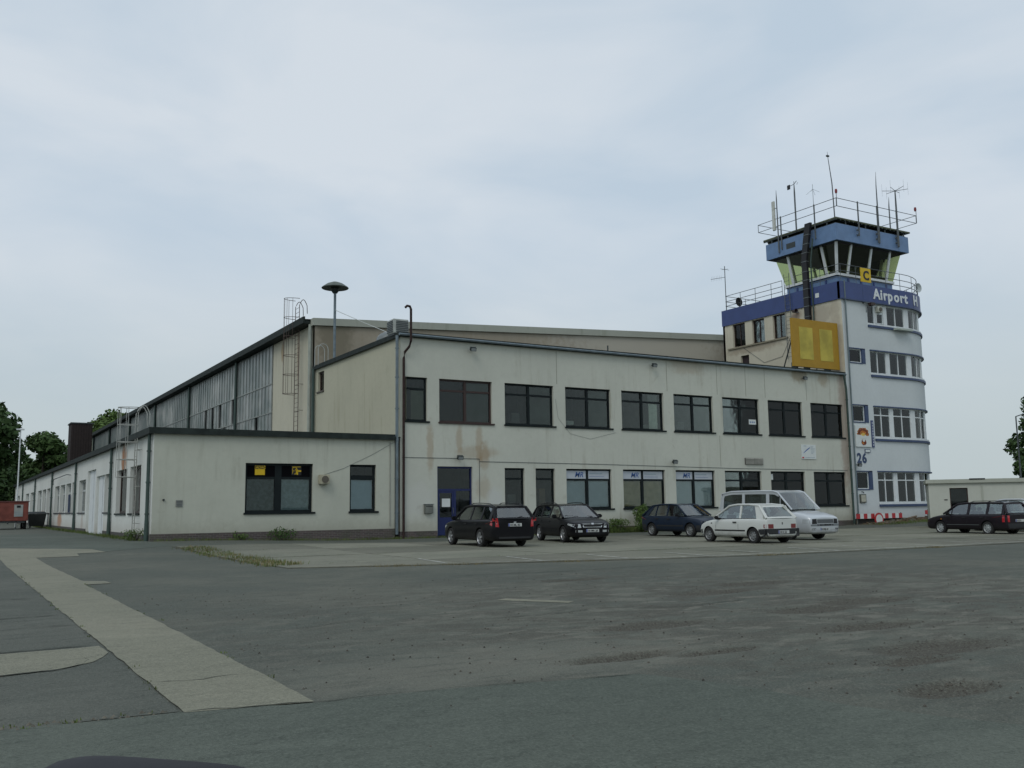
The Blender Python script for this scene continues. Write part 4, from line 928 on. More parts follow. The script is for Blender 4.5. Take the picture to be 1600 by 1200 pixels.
mb = MB(); mb.tube([(TX-.03, 49.5, 12.8), (TX-.03, 47.5, 11.4), (TX-.03, 45.8, 11.6), (TX-.03, 45.0, 12.8)], .012, 5); mb.build('cable', M_greyst, tow)
# cable duct up the side
mb = MB(); mb.box(TX-.32, TX-.10, 43.0, 43.42, 13.7, 17.0); mb.add([], []); mb.build('cable_duct', M_black, tow)
mb = MB(); mb.prism([(43.0, 17.0), (43.42, 17.0), (43.42, 18.0), (42.98, 20.3), (42.5, 20.3), (43.0, 17.9)], lambda a, b, d: (TX-.32+d, a, b), 0, .2); mb.build('cable_duct', M_black, tow)
for z in (13.9, 14.6, 15.2, 15.8, 16.4, 17.0, 17.7, 18.3, 18.9, 19.5):
    y = 43.21 if z < 18 else 43.2-(z-18)*.2
    mb = MB(); mb.box(TX-.34, TX-.08, y-.24, y+.24, z, z+.04); mb.build('clamp', M_galv, tow)
pipe('downpipe', [(TX-.12, 42.8, 12.9), (TX-.12, 42.8, 17.6), (TX-.15, 42.5, 19.2)], .05, M_gpipe, tow)
# cab
CX0, CX1, CY0, CY1 = 50.82, 56.59, 41.6, 46.06
CZ0, CZ1 = 16.72, 18.74; LN = .45
mb = MB(); mb.box(CX0+.05, CX1-.05, CY0+.05, CY1-.05, 15.5, 16.6); mb.build('cab_base', M_lblue, tow)
mb = MB()
for x in (51.9, 53.2, 54.5, 55.8): mb.box(x, x+.12, CY0-.02, CY0+.05, 15.9, 16.5)
for y in (42.5, 43.8, 45): mb.box(CX0-.02, CX0+.05, y, y+.12, 15.9, 16.5)
mb.build('cab_bracket', M_blue, tow)
mb = MB(); mb.box(CX0-.06, CX1+.06, CY0-.06, CY1+.06, 16.6, 16.76); mb.build('cab_sill', M_white, tow)
mb = MB(); mb.box(CX0, CX1, CY0, CY1, 16.58, 16.6); mb.build('cab_floor', M_intd, tow)
def cabp(side, t, h, o=0.0):
    k = LN*h
    def along(a, b): return a-k if t == 0 else b+k if t == 1 else a+(b-a)*t
    z = CZ0+(CZ1-CZ0)*h
    if side == 'L': return (CX0-k-o, along(CY0, CY1), z)
    if side == 'F': return (along(CX0, CX1), CY0-k-o, z)
    if side == 'R': return (CX1+k+o, along(CY0, CY1), z)
    return (along(CX0, CX1), CY1+k+o, z)
for side, ts in (('L', [0, .18, .84, 1]), ('F', [0, .18, .535, .872, 1]), ('R', [0, .25, .5, .75, 1]), ('B', [0, .2, .4, .6, .8, 1])):
    for a, b in zip(ts, ts[1:]):
        mb = MB(); mb.add([cabp(side, a, 0, -.02), cabp(side, b, 0, -.02), cabp(side, b, 1, -.02), cabp(side, a, 1, -.02)], [(0, 1, 2, 3)]); mb.build('cab_window', M_glassg, tow, recalc=False)
    for t in ts[:-1] if side in 'LF' else ts[1:]:
        mb = MB(); 
        a = Vector(cabp(side, t, 0)); b = Vector(cabp(side, t, 1)); q = .075 if t in (0, 1) else .085
        ux = Vector((0, 1, 0)) if side in 'LR' else Vector((1, 0, 0)); uy = Vector((1, 0, 0)) if side in 'LR' else Vector((0, 1, 0))
        if side == 'F' and t == 0: q = .085
        vs = [p+ux*i*q+uy*j*.06 for p in (a, b) for j in (-1, 1) for i in (-1, 1)]
        mb.add(vs, [(0, 2, 3, 1), (4, 5, 7, 6), (0, 1, 5, 4), (2, 6, 7, 3), (0, 4, 6, 2), (1, 3, 7, 5)]); mb.build('mullion', M_white, tow)
mb = MB(); mb.box(CX0-.5, CX1+.5, CY0-.5, CY1+.5, 18.66, 18.72); mb.build('cab_ceiling', mat('cab_ceiling', (.05, .045, .05), .9), tow)
# desks and people-free equipment inside the cab
mb = MB(); mb.box(CX0+.3, CX1-.3, CY0+.25, CY0+.9, 16.62, 17.05); mb.box(CX0+2.6, CX0+3.2, CY0+.4, CY0+.8, 17.05, 17.45); mb.box(CX0+1.6, CX0+2.1, CY0+.4, CY0+.8, 17.05, 17.4); mb.build('console', mat('console', (.10, .10, .10), .6), tow)
# cab fascia and roof
e = .80; fx0, fx1, fy0, fy1 = CX0-e, 57.45, CY0-e, 47.0
mb = MB()
for (x0, x1, y0, y1) in ((fx0, fx1, fy0, fy0+.12), (fx0, fx0+.12, fy0+.12, fy1), (fx1-.12, fx1, fy0+.12, fy1), (fx0+.12, fx1-.12, fy1-.12, fy1)): mb.box(x0, x1, y0, y1, 18.75, 19.88)
mb.build('cab_fascia', M_lblue, tow)
mb = MB(); mb.box(fx0+.12, fx1-.12, fy0+.12, fy1-.12, 18.72, 18.8); mb.build('soffit', M_dark, tow)
mb = MB(); mb.box(fx0+.12, fx1-.12, fy0+.12, fy1-.12, 19.9, 19.96); mb.build('cab_roof', M_roof, tow)
slab = MB(); slab.box(fx0-.02, fx1+.2, fy0-.05, fy1+.2, 20.18, 20.28); slab = slab.build('roof_grating', mat('grating', (.10, .115, .07), .9, var=.3), tow)
bar = MB(); bar.box(0, .08, fy0-.05, fy1+.2, 20.10, 20.18); me = bar.mesh('grating_bar', M_dark)
x = fx0
while x < fx1+.1:
    o = link('grating_bar', me, tow); o.matrix_parent_inverse = Matrix.Translation(tow.location).inverted(); o.location = (x, 0, 0); x += .42
mb = MB()
for y in (41.5, 43.3, 44.9, 46.4): mb.box(fx0+.03, fx0+.09, y, y+.1, 19.88, 20.12)
for x in (51, 53, 55, 57): mb.box(x, x+.1, fy0+.03, fy0+.09, 19.88, 20.12)
mb.build('roof_stub', M_dark, tow)
mb = MB(); mb.box(fx0-.015, fx0, 44.3, 45.1, 19.12, 19.5); mb.build('fascia_vent', M_dark, tow)
def railing(name, pts, zs, posts, pr=.03, parent=None, m=M_greyst):
    for z in zs:
        mb = MB(); mb.tube([(p[0], p[1], z) for p in pts], .022, 6, cap=True); mb.build('rail', m, parent)
    for (x, y, z0, z1) in posts:
        mb = MB(); mb.tube([(x, y, z0), (x, y, z1)], pr, 6); mb.build('post', m, parent)
M_rl = mat('railing_paint', (.10, .115, .12), .6)
r = root('roof_railing', (53.8, 44, 20.2), 'grey two bar railing around the roof of the tower cab', 'railing')
rx0, rx1, ry0, ry1 = 49.98, 58.25, 40.62, 47.6
railing('r', [(rx0, ry0), (rx1, ry0), (rx1, ry1), (rx0, ry1), (rx0, ry0)], (21.53, 20.98), [(rx0, ry0, 20.98, 21.53), (rx1, ry0, 20.98, 21.53), (rx0, ry1, 20.98, 21.53), (rx1, ry1, 20.98, 21.53)], .022, r, M_rl)
railing('r', [], (), [(rx0, 42.48, 19.2, 21.6), (rx0, 45.47, 19.2, 21.6), (52.09, ry0, 19.2, 21.6), (54.05, ry0, 19.0, 21.6), (56.1, ry0, 19.0, 21.6)], .05, r, M_rl)
for (x, y, dx, dy) in ((rx0, 42.48, .06, 0), (rx0, 45.47, .06, 0), (52.09, ry0, 0, .18), (54.05, ry0, 0, .18), (56.1, ry0, 0, .18)):
    for z in (19.25, 19.6):
        mb = MB(); mb.box(min(x-.04, x+dx), max(x+.04, x+dx), min(y-.04, y+dy), max(y+.04, y+dy), z, z+.1); mb.build('clamp', M_rl, r)
# railings on the tower roof
r = root('terrace_railing', (50, 48, 15.9), 'thin grey railing on the blue edge behind the cab, over the side windows', 'railing')
railing('r', [(TX+.1, 45.6), (TX+.1, 51.2), (54, 51.2), (58, 51.2)], (16.97, 16.55, 16.2), [(TX+.1, y, 15.8, 16.97) for y in (45.62, 46.65, 48.18, 49.67, 51.12)]+[(52, 51.2, 15.6, 16.97), (54, 51.2, 15.6, 16.97)], .02, r, M_rl)
r = root('terrace_railing', (58, 41, 15.9), 'thin grey railing curving round the rounded tower roof edge', 'railing')
cv = [F_tow(s, -.05, 0) for s in [TX+.1, SA]+[SA+ARC*k/10 for k in range(1, 11)]]
railing('r', [(TX+.12, 44.5)]+[(p[0], p[1]) for p in cv]+[(61.2, 50)], (17.05, 16.6, 16.2), [(TX+.12, 44.5, 15.8, 17.05), (TX+.12, 42.3, 15.8, 17.05)]+[(*F_tow(s, -.05, 0)[:2], 15.8, 17.05) for s in (50, 51.5, 53, 54.5, 56, 57.5, 59, 60.5, 62)], .018, r, M_rl)
# roof antennas
def mast(name, label, cat, pts, rad_, extra=None, m=M_rl):
    r = root(name, pts[0], label, cat, None)
    mb = MB(); mb.tube(pts, rad_, 7); mb.build('mast', m, r, smooth=True)
    if extra: extra(r)
    return r
def ex_panel(r):
    mb = MB(); mb.box(49.86, 50.0, 45.9, 46.16, 20.7, 22.85); mb.build('panel', mat('antenna_white', (.55, .57, .52), .5), r, bevel=.03)
    mb = MB(); mb.tube([(49.95, 45.72, 22.3), (49.95, 46.0, 22.3)], .025); mb.tube([(49.95, 45.72, 20.9), (49.95, 46.0, 20.9)], .025); mb.build('bracket', M_dark, r)
mast('panel_antenna', 'white panel antenna on the left corner of the cab roof', 'antenna', [(49.95, 45.72, 19.0), (49.95, 45.72, 22.9), (49.95, 45.72, 23.6)], [.05, .04, .01], ex_panel)
def ex_vane(r):
    mb = MB(); mb.box(49.96, 50.0, 44.45, 44.7, 23.3, 23.62); mb.build('vane', M_black, r)
    mb = MB(); mb.tube([(49.98, 44.6, 23.5), (49.98, 44.09, 23.55), (49.98, 43.85, 23.72)], .02); mb.tube([(49.98, 44.09, 23.2), (49.98, 44.09, 23.75)], .02); mb.tube([(49.98, 43.85, 23.45), (49.7, 43.5, 23.45)], .012); mb.build('arm', M_rl, r)
mast('wind_vane', 'wind vane on a dark mast above the left side of the cab roof', 'wind vane', [(49.98, 44.09, 20.2), (49.98, 44.09, 22.9), (49.98, 44.09, 23.5)], [.055, .055, .03], ex_vane)
def ex_sm(r):
    mb = MB()
    for a in range(4): mb.tube([(50.1, 42.6, 22.75), (50.1+.45*math.cos(a*1.57+.4), 42.6+.45*math.sin(a*1.57+.4), 22.45)], .008, 4)
    mb.build('radial', M_galv, r)
mast('whip_antenna', 'thin pale whip antenna between the wind vane and the tall mast', 'antenna', [(50.1, 42.6, 20.2), (50.1, 42.6, 23.1)], [.02, .012], ex_sm, M_galv)
def ex_top(r):
    mb = MB(); mb.box(49.6, 49.82, 40.82, 40.92, 24.4, 24.5); mb.build('lamp', M_dark, r)
mast('tall_mast', 'tallest slim mast with a small box on top at the cab roof corner', 'antenna', [(50.05, 40.87, 20.2), (49.95, 40.85, 22.6), (49.72, 40.87, 24.4), (49.7, 40.87, 24.75)], [.04, .035, .02, .008], ex_top)
def ex_ob(x):
    def f(r):
        mb = MB(); mb.lathe([(0, 22.15), (.07, 22.12), (.09, 21.98), (.07, 21.85), (0, 21.85)], (x, 40.6, 0), n=12); mb.build('lens', mat('beacon_red', (.22, .03, .035), .3), r, smooth=True)
    return f
mast('obstruction_light', 'small red obstruction lamp on the near corner of the roof railing', 'lamp', [(50.0, 40.6, 20.98), (50.0, 40.6, 21.85)], .02, ex_ob(50.0))
mast('obstruction_light', 'small red obstruction lamp at the right end of the roof railing', 'lamp', [(58.27, 40.6, 20.98), (58.27, 40.6, 21.9)], .02, ex_ob(58.2))
mast('whip_antenna', 'dark two stage whip antenna on the right face of the cab roof', 'antenna', [(54.25, 40.7, 19), (54.25, 40.7, 21.8), (54.25, 40.7, 23.1), (54.3, 40.7, 24.1)], [.05, .045, .03, .008])
def ex_star(r):
    mb = MB()
    for k in range(6):
        a = k*math.pi/3+.3; mb.tube([(56.25, 40.7, 23.05), (56.25+.85*math.cos(a), 40.7+.85*math.sin(a), 23.12)], .018, 5); mb.tube([(56.25+.85*math.cos(a), 40.7+.85*math.sin(a), 22.7), (56.25+.85*math.cos(a), 40.7+.85*math.sin(a), 23.6)], .006, 4)
    mb.build('radial', M_rl, r)
mast('star_antenna', 'antenna with a star of six horizontal arms at the right of the cab roof', 'antenna', [(56.25, 40.7, 19.0), (56.25, 40.7, 22), (56.25, 40.7, 23.1)], [.07, .06, .04], ex_star)
mast('whip_antenna', 'short whip antenna just left of the star shaped antenna', 'antenna', [(55.75, 40.9, 20.2), (55.75, 40.9, 21.9), (55.8, 40.9, 22.6)], [.045, .04, .008])
def ex_yagi(r):
    mb = MB(); mb.tube([(TX+.1, 51.15, 18.45), (TX-.35, 52.2, 18.45)], .018, 5)
    for k in range(7): mb.tube([(TX-.05-k*.05, 51.4+k*.12, 18.25), (TX-.05-k*.05, 51.4+k*.12, 18.65)], .006, 4)
    mb.build('yagi', M_rl, r)
    mb = MB(); mb.tube([(TX-.35, 51.15, 19.05), (TX+.55, 51.15, 19.05)], .012, 5); mb.tube([(TX+.1, 50.8, 19.0), (TX+.1, 51.5, 19.1)], .012, 5); mb.build('cross_arm', M_rl, r)
mast('television_antenna', 'tall pole with aerials at the far left corner of the blue tower edge', 'antenna', [(TX+.1, 51.15, 15.8), (TX+.1, 51.15, 19.3)], .03, ex_yagi)
r = root('satellite_dish', (TX+.2, 49.85, 15.9), 'dark satellite dish on the tower roof behind the thin railing', 'satellite dish')
mb = MB(); mb.tube([(TX+.2, 49.9, 15.6), (TX+.2, 49.9, 16.3)], .03); mb.build('stand', M_rl, r)
mb = MB(); mb.lathe([(0, .06), (.18, .04), (.33, -.03), (.34, -.03), (.2, .0), (0, .02)], (TX+.1, 49.85, 16.28), 'y', 20); mb.build('dish', M_black, r, smooth=True)
r = root('satellite_dish', (60.2, 41.8, 16), 'white round dish on the railing at the right end of the tower roof', 'satellite dish')
q = F_tow(59.9, -.0, 0)
mb = MB(); mb.lathe([(0, .08), (.2, .05), (.33, -.04), (.34, -.02), (.2, .08), (0, .11)], (q[0], q[1]-.1, 16.7), 'y', 20); mb.build('dish', mat('dish_white', (.45, .5, .5), .4), r, smooth=True)
mb = MB(); mb.tube([(q[0], q[1], 15.8), (q[0], q[1], 16.9)], .04); mb.tube([(q[0], q[1], 16.5), (q[0]-.4, q[1]-.3, 16.2)], .03); mb.build('stand', M_rl, r)
# C sign on the terrace railing
r = root('letter_sign', (52.15, 40.5, 16.0), 'yellow square board with a black letter C below the cab windows', 'sign')
mb = MB(); mb.box(51.75, 52.75, 40.44, 40.49, 16.0, 16.95); mb.build('board', M_ysig, r)
text('letter', 'C', Matrix.Translation((51.96, 40.43, 16.17)) @ RX, .85, M_black, r, .01, .03)
ladder('tower_ladder', TX, 44.75, 45.2, 11.3, 17.3, None, 'dark narrow ladder running up the dirty tower side wall', m=M_rl, off=.15, arch=False)
r = root('horn_speaker', (TX-.3, 44.4, 14.5), 'dark horn loudspeaker on the tower side wall under the blue band', 'loudspeaker')
mb = MB(); mb.lathe([(.17, -.2), (.10, 0), (.06, .15), (.0, .2)], (TX-.25, 44.35, 14.5), 'y', 16); mb.build('horn', mat('horn_brown', (.05, .03, .03), .5), r, smooth=True)
mb = MB(); mb.tube([(TX, 44.2, 14.4), (TX-.3, 43.9, 14.35), (TX-.3, 44.4, 14.45)], .02); mb.build('bracket', M_rl, r)
mb = MB(); mb.box(TX-.10, TX-.083, 42.3, 42.6, 15.1, 15.4); tag(mb.build('wall_box', M_sign), 'small white square box on the dark blue band of the tower', 'box')
r = root('security_camera', (52.0, 40.4, 14.5), 'small wall camera on an arm left of the top tower windows', 'camera')
mb = MB(); mb.tube([(51.95, TF, 14.58), (51.95, 40.35, 14.58), (51.95, 40.35, 13.9)], .035); mb.build('arm', M_galv, r)
mb = MB(); mb.box(52.3, 52.7, 40.2, 40.45, 14.42, 14.6); mb.build('housing', M_frameb, r); mb = MB(); mb.tube([(51.95, 40.35, 14.58), (52.5, 40.35, 14.6)], .02); mb.build('cross_arm', M_galv, r)
r = root('wall_air_conditioner', (53.5, 40.5, 14.0), 'small white fan unit set in the top tower window', 'air conditioner')
mb = MB(); mb.box(53.3, 53.75, 40.45, 40.7, 14.08, 14.48); mb.build('casing', mat('unit_beige', (.48, .5, .44), .5), r, bevel=.02)
mb = MB(); mb.tube([(53.52, 40.40, 14.28), (53.52, 40.44, 14.28)], .14, 18); mb.build('fan_grille', mat('grille_brown', (.10, .09, .07), .6), r)
r = root('awning_box', (55.7, 40.45, 12.95), 'pale long box fixed under the top row of tower windows', 'box')
mb = MB(); mb.box(54.8, 56.4, 40.15, 40.49, 12.98, 13.10); mb.build('body', mat('pale_box', (.42, .47, .42), .6), r)
# signs on the tower front
r = root('restaurant_sign', (51.1, TF, 5.0), 'square white sign with an orange and brown emblem on the tower wall', 'sign')
mb = MB(); mb.box(50.36, 51.84, TF-.08, TF-.003, 5.0, 6.38); mb.build('board', M_sign, r)
random.seed(3)
def blobpoly(cx, cz, rx, rz, name, m, d, n=22, j=.12, a0=0, a1=6.283, parent=r):
    pts = [(cx+rx*math.cos(a0+(a1-a0)*k/n)*(1+random.uniform(-j, j)), cz+rz*math.sin(a0+(a1-a0)*k/n)*(1+random.uniform(-j, j))) for k in range(n)]
    mb = MB(); mb.prism(pts, lambda a, b, q: (a, TF-.084-q-d, b), 0, .003); mb.build(name, m, parent)
M_or = mat('emblem_orange', (.38, .13, .02), .6, var=.5, scale=9); M_br = mat('emblem_brown', (.16, .035, .015), .6, var=.5, scale=9); M_ye = mat('emblem_yellow', (.60, .42, .09), .6, var=.2, scale=9)
blobpoly(51.08, 5.82, .56, .42, 'emblem', M_or, 0, a0=-.25, a1=3.4); 
for a in (.25, .8, 1.35, 1.9, 2.45, 3.0): blobpoly(51.08+.4*math.cos(a), 5.85+.28*math.sin(a), .10, .09, 'emblem', M_br, .004)
blobpoly(51.08, 5.66, .30, .17, 'emblem', M_sign, .006); blobpoly(51.06, 5.80, .2, .09, 'emblem', M_ye, .008); blobpoly(51.1, 5.30, .24, .2, 'emblem', M_br, .002); blobpoly(51.1, 5.42, .12, .1, 'emblem', M_sign, .006)
blobpoly(51.02, 5.25, .1, .08, 'emblem', M_or, .008)
r = root('vertical_sign', (52.06, TF, 5.0), 'narrow vertical blue and white sign left of the middle tower windows', 'sign')
mb = MB(); mb.box(51.97, 52.17, TF-.06, TF-.003, 4.98, 6.75); mb.build('board', mat('sign_blue', (.06, .08, .18), .5), r)
for k in range(9):
    mb = MB(); mb.box(52.02, 52.12, TF-.068, TF-.062, 5.08+k*.18, 5.19+k*.18); mb.build('glyph', mat('pale_print', (.42, .46, .52), .6), r)
r = root('arrow_sign', (51.5, TF, 4.62), 'small dark bordered arrow sign above the number 26', 'sign')
mb = MB(); mb.prism([(51.22, 4.62), (51.7, 4.62), (51.8, 4.74), (51.7, 4.86), (51.22, 4.86)], lambda a, b, d: (a, TF-.02-d, b), -.017, .02); mb.build('board', M_blue2, r)
mb = MB(); mb.prism([(51.26, 4.66), (51.68, 4.66), (51.74, 4.74), (51.68, 4.82), (51.26, 4.82)], lambda a, b, d: (a, TF-.046-d, b), -.004, .004); mb.build('face', M_sign, r)
r = root('house_number', (50.9, TF, 3.98), 'large blue number 26 painted on the tower wall', 'number')
text('digit', '2', Matrix.Translation((50.44, TF-.012, 3.98)) @ RX, .86, M_blue2, r, .02, .03); text('digit', '6', Matrix.Translation((50.93, TF-.012, 3.98)) @ RX, .86, M_blue2, r, .02, .03)
r = root('menu_case', (50.7, TF, 1.45), 'small framed menu case under the lowest small tower window', 'display case')
mb = MB(); mb.box(50.44, 50.98, TF-.10, TF-.003, 1.42, 1.96); mb.build('frame', mat('case_frame', (.10, .11, .09), .6), r)
mb = MB(); mb.box(50.5, 50.92, TF-.112, TF-.102, 1.48, 1.9); mb.build('paper', mat('menu_paper', (.42, .42, .34), .8), r)
mb = MB(); mb.tube([(50.7, TF, 2.12), (50.7, TF-.15, 2.08), (50.7, TF-.15, 2.0)], .03); mb.build('lamp', M_dark, r)
# yellow board standing behind the roof edge
r = root('yellow_billboard', (47.5, 41.0, 9.8), 'large ochre yellow board with two lighter panels above the office roof end', 'billboard')
mb = MB(); mb.box(45.5, 49.72, 40.92, 41.08, 9.98, 13.06); mb.build('board', M_yel, r)
for (a, b) in ((46.1, 47.32), (47.95, 49.15)):
    mb = MB(); mb.box(a, b, 40.905, 40.918, 10.48, 12.54); mb.build('poster', M_yel2, r)
for x in (45.9, 47.0, 48.9):
    mb = MB(); mb.box(x, x+.15, 41.08, 41.5, 9.74, 10.3); mb.build('foot', M_dark, r)
    mb = MB(); mb.tube([(x+.07, 41.08, 12.6), (x+.07, 42.3, 9.8)], .04); mb.build('brace', M_dark, r)

# ---------------------------------------------------------------- annex
A0 = Vector((45.85, 32.4, 0)); A1 = Vector((48.6, 28.75, 0)); u = (A1-A0).normalized(); nrm = Vector((-u.y, u.x, 0)); nrm = -nrm if nrm.dot(A0) > 0 else nrm
def annf(s, d, z): p = A0+u*s+nrm*d; return (p.x, p.y, z)
F_an = Face(annf); AL = (A1-A0).length; az = g(A0.x, A0.y)
ann = root('gate_hut', tuple(A0-nrm*2), 'pale flat roofed hut with one dark window, right of the tower base', 'hut')
wall(F_an, 0, AL, -.1, 2.40, [(1.02, 1.9, 1.06, 2.14)], .2, M_annex, 'wall', ann)
window(F_an, 1.02, 1.9, 1.06, 2.14, ann, M_frameb, (), (), fw=.05, rec=.12)
mb = MB(); mb.sbox(F_an, -.12, AL+.12, -4, .14, 2.40, 2.44); mb.sbox(F_an, -.12, AL+.12, -4, .14, 2.44, 2.60); mb.build('roof', M_cap, ann)
mb = MB(); mb.sbox(F_an, 0, .2, -3.9, -.0-.2, -.1, 2.4); mb.sbox(F_an, AL-.2, AL, -3.9, -.2, -.1, 2.4); mb.sbox(F_an, 0, AL, -4, -3.9, -.1, 2.4); mb.build('wall', M_annex, ann)
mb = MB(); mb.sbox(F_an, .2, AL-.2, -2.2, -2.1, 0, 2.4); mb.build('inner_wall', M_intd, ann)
mb = MB(); mb.sbox(F_an, 2.55, 2.62, 0, .05, 0, 2.4); mb.build('corner_strip', M_cap, ann)
mb = MB(); mb.sbox(F_an, .74, .90, 0, .03, 1.50, 1.54); mb.build('letter_slot', M_black, ann)
mb = MB(); mb.sbox(F_an, 2.0, 2.75, .1, .16, 2.56, 2.63); mb.build('roof_vent', M_black, ann)
mb = MB(); mb.sbox(F_an, 3.55, 3.95, 0, .05, 1.38, 1.5); mb.build('blue_plate', M_blue2, ann)

# ---------------------------------------------------------------- barriers and rubble
def barrier(x0, x1, z0, z1, y, label, n, legs):
    r = root('barrier_board', ((x0+x1)/2, y, g(x0, y)), label, 'barrier')
    mb = MB(); w_ = (x1-x0)/n
    for i in range(n):
        mb = MB(); mb.box(x0+i*w_, x0+(i+1)*w_, y, y+.03, z0, z1); mb.build('stripe', M_red if i % 2 == 0 else M_sign, r)
    for x in legs:
        mb = MB(); mb.tube([(x, y+.06, g(x, y)-.05), (x, y+.06, z1+.05)], .025); mb.build('leg', M_greyst, r)
    return r
barrier(49.2, 53.6, .42, .73, 39.9, 'long red and white striped barrier board in front of the tower base', 13, (49.35, 53.55))
barrier(55.7, 57.3, .62, .88, 39.7, 'short red and white barrier board near the hut', 5, (56.0, 56.6))
r = root('round_traffic_sign', (51.2, 39.8, 0), 'round white sign with a red ring on the barrier', 'traffic sign')
mb = MB(); mb.tube([(51.2, 39.80, .36), (51.2, 39.83, .36)], .42, 28); mb.build('ring', M_red, r)
mb = MB(); mb.tube([(51.2, 39.785, .36), (51.2, 39.80, .36)], .30, 28); mb.build('disc', M_sign, r)
def rubble():
    random.seed(5); mb = MB()
    for i in range(420):
        x = random.uniform(50.5, 60.5); y = 39.7+random.gauss(0, .35); h = .28*math.exp(-((x-56)/3.2)**2)*max(0, 1-abs(y-39.9)/.9); s = random.uniform(.03, .13); z = g(x, y)+random.uniform(0, h)
        vs = [(x+dx*s*random.uniform(.6, 1.2), y+dy*s*random.uniform(.6, 1.2), z+dz*s*random.uniform(.4, .9)) for dx in (-1, 1) for dy in (-1, 1) for dz in (-1, 1)]
        mb.add(vs, [(0, 1, 3, 2), (4, 6, 7, 5), (0, 4, 5, 1), (2, 3, 7, 6), (0, 2, 6, 4), (1, 5, 7, 3)], random.choice((0, 0, 1)))
    tag(mb.build('rubble', [mat('rubble_brown', (.13, .095, .06), .95, var=.4, scale=6), mat('rubble_grey', (.17, .16, .13), .95, var=.3, scale=6)], merge=False), 'heap of brown earth and broken stones at the tower base', 'rubble', kind='stuff')
rubble()
tag(drape('soil', [(49.9, 38.9), (60.5, 38.6), (61, 40.6), (49.9, 40.55)], mat('soil', (.09, .07, .045), .95, var=.35, scale=3), .006, 1, jag=.08), kind='structure')
# road-coloured raised curb of debris: a few big timbers on the rubble
for (x, y, a, L_, z) in ((54.3, 39.7, .3, 1.6, .5), (57.2, 39.9, -.2, 1.9, .48)):
    mb = MB(); c, s = math.cos(a), math.sin(a); mb.tube([(x-c*L_/2, y-s*L_/2, z-.12), (x+c*L_/2, y+s*L_/2, z)], .06, 6)
    tag(mb.build('timber', mat('timber', (.16, .12, .08), .9, var=.3)), 'weathered timber lying on the rubble '+('left part' if x < 56 else 'near the hut'), 'timber')

# ---------------------------------------------------------------- vehicles (local frame: x forward, y left, wheels on z=0)
def paint(name, c, metal=0, rough=.35, coat=.6):
    m = bpy.data.materials.new(name); t, b = nodes(m); b.inputs['Metallic'].default_value = metal; b.inputs['Roughness'].default_value = rough
    b.inputs['Coat Weight'].default_value = coat; b.inputs['Coat Roughness'].default_value = .06; dk = max(c) < .06; b.inputs['Specular IOR Level'].default_value = .15 if dk else .3
    tcn = t.nodes.new('ShaderNodeTexCoord'); s = t.nodes.new('ShaderNodeSeparateXYZ'); t.links.new(tcn.outputs['Object'], s.inputs[0])
    n = noise(t, 4, 5, vec=tcn.outputs['Object']); dust = math_(t, 'MULTIPLY', ramp(t, s.outputs[2], .55, .2, 0, .5), ramp(t, n, .3, .7, .3, 1))
    t.links.new(mix(t, dust, c, (.018, .017, .015) if dk else (.16, .15, .12)), b.inputs['Base Color'])
    t.links.new(math_(t, 'ADD', math_(t, 'MULTIPLY', dust, .5), rough), b.inputs['Roughness'])
    MATS[name] = m; return m
P_blk = paint('black_paint', (.006, .006, .008), 0, .3, .12); P_navy = paint('navy_paint', (.013, .022, .04), 0, .3, .18); P_wht = paint('car_white', (.56, .58, .55), 0, .4, .4); P_sil = paint('silver_paint', (.52, .55, .57), .35, .35)
P_blk2 = paint('faded_black_paint', (.014, .011, .015), 0, .3, .18); P_plas = mat('bumper_plastic', (.022, .024, .026), .65, var=.1); P_sil2 = paint('pale_silver_paint', (.5, .53, .54), .4, .35)
M_tyre = mat('tyre_rubber', (.018, .018, .018), .85, var=.2); M_rim = mat('alloy', (.42, .43, .44), .35, .7, .05); M_steel = mat('wheel_steel', (.22, .23, .23), .5, .4)
M_head = mat('headlamp', (.50, .53, .54), .12, .3, .1, coat=.8); M_tail = mat('tail_lamp', (.42, .012, .018), .2, var=.15, coat=.8); M_taild = mat('tail_lamp_dull', (.20, .03, .03), .3, var=.2, coat=.5); M_tailw = mat('tail_lamp_clear', (.6, .35, .33), .2, var=.05)
M_chrome = mat('chrome', (.55, .56, .57), .2, .9, .03); M_plate = mat('plate_white', (.50, .52, .50), .5, var=.03); M_euro = mat('plate_blue', (.02, .05, .3), .5, var=0)
M_vglass = glass('van_glass', (.30, .34, .34), .06); M_cglass = glass('car_glass', (.62, .71, .68), .16); M_seat = mat('seat_cloth', (.045, .05, .05), .9); M_amber = mat('amber', (.4, .16, .02), .3)
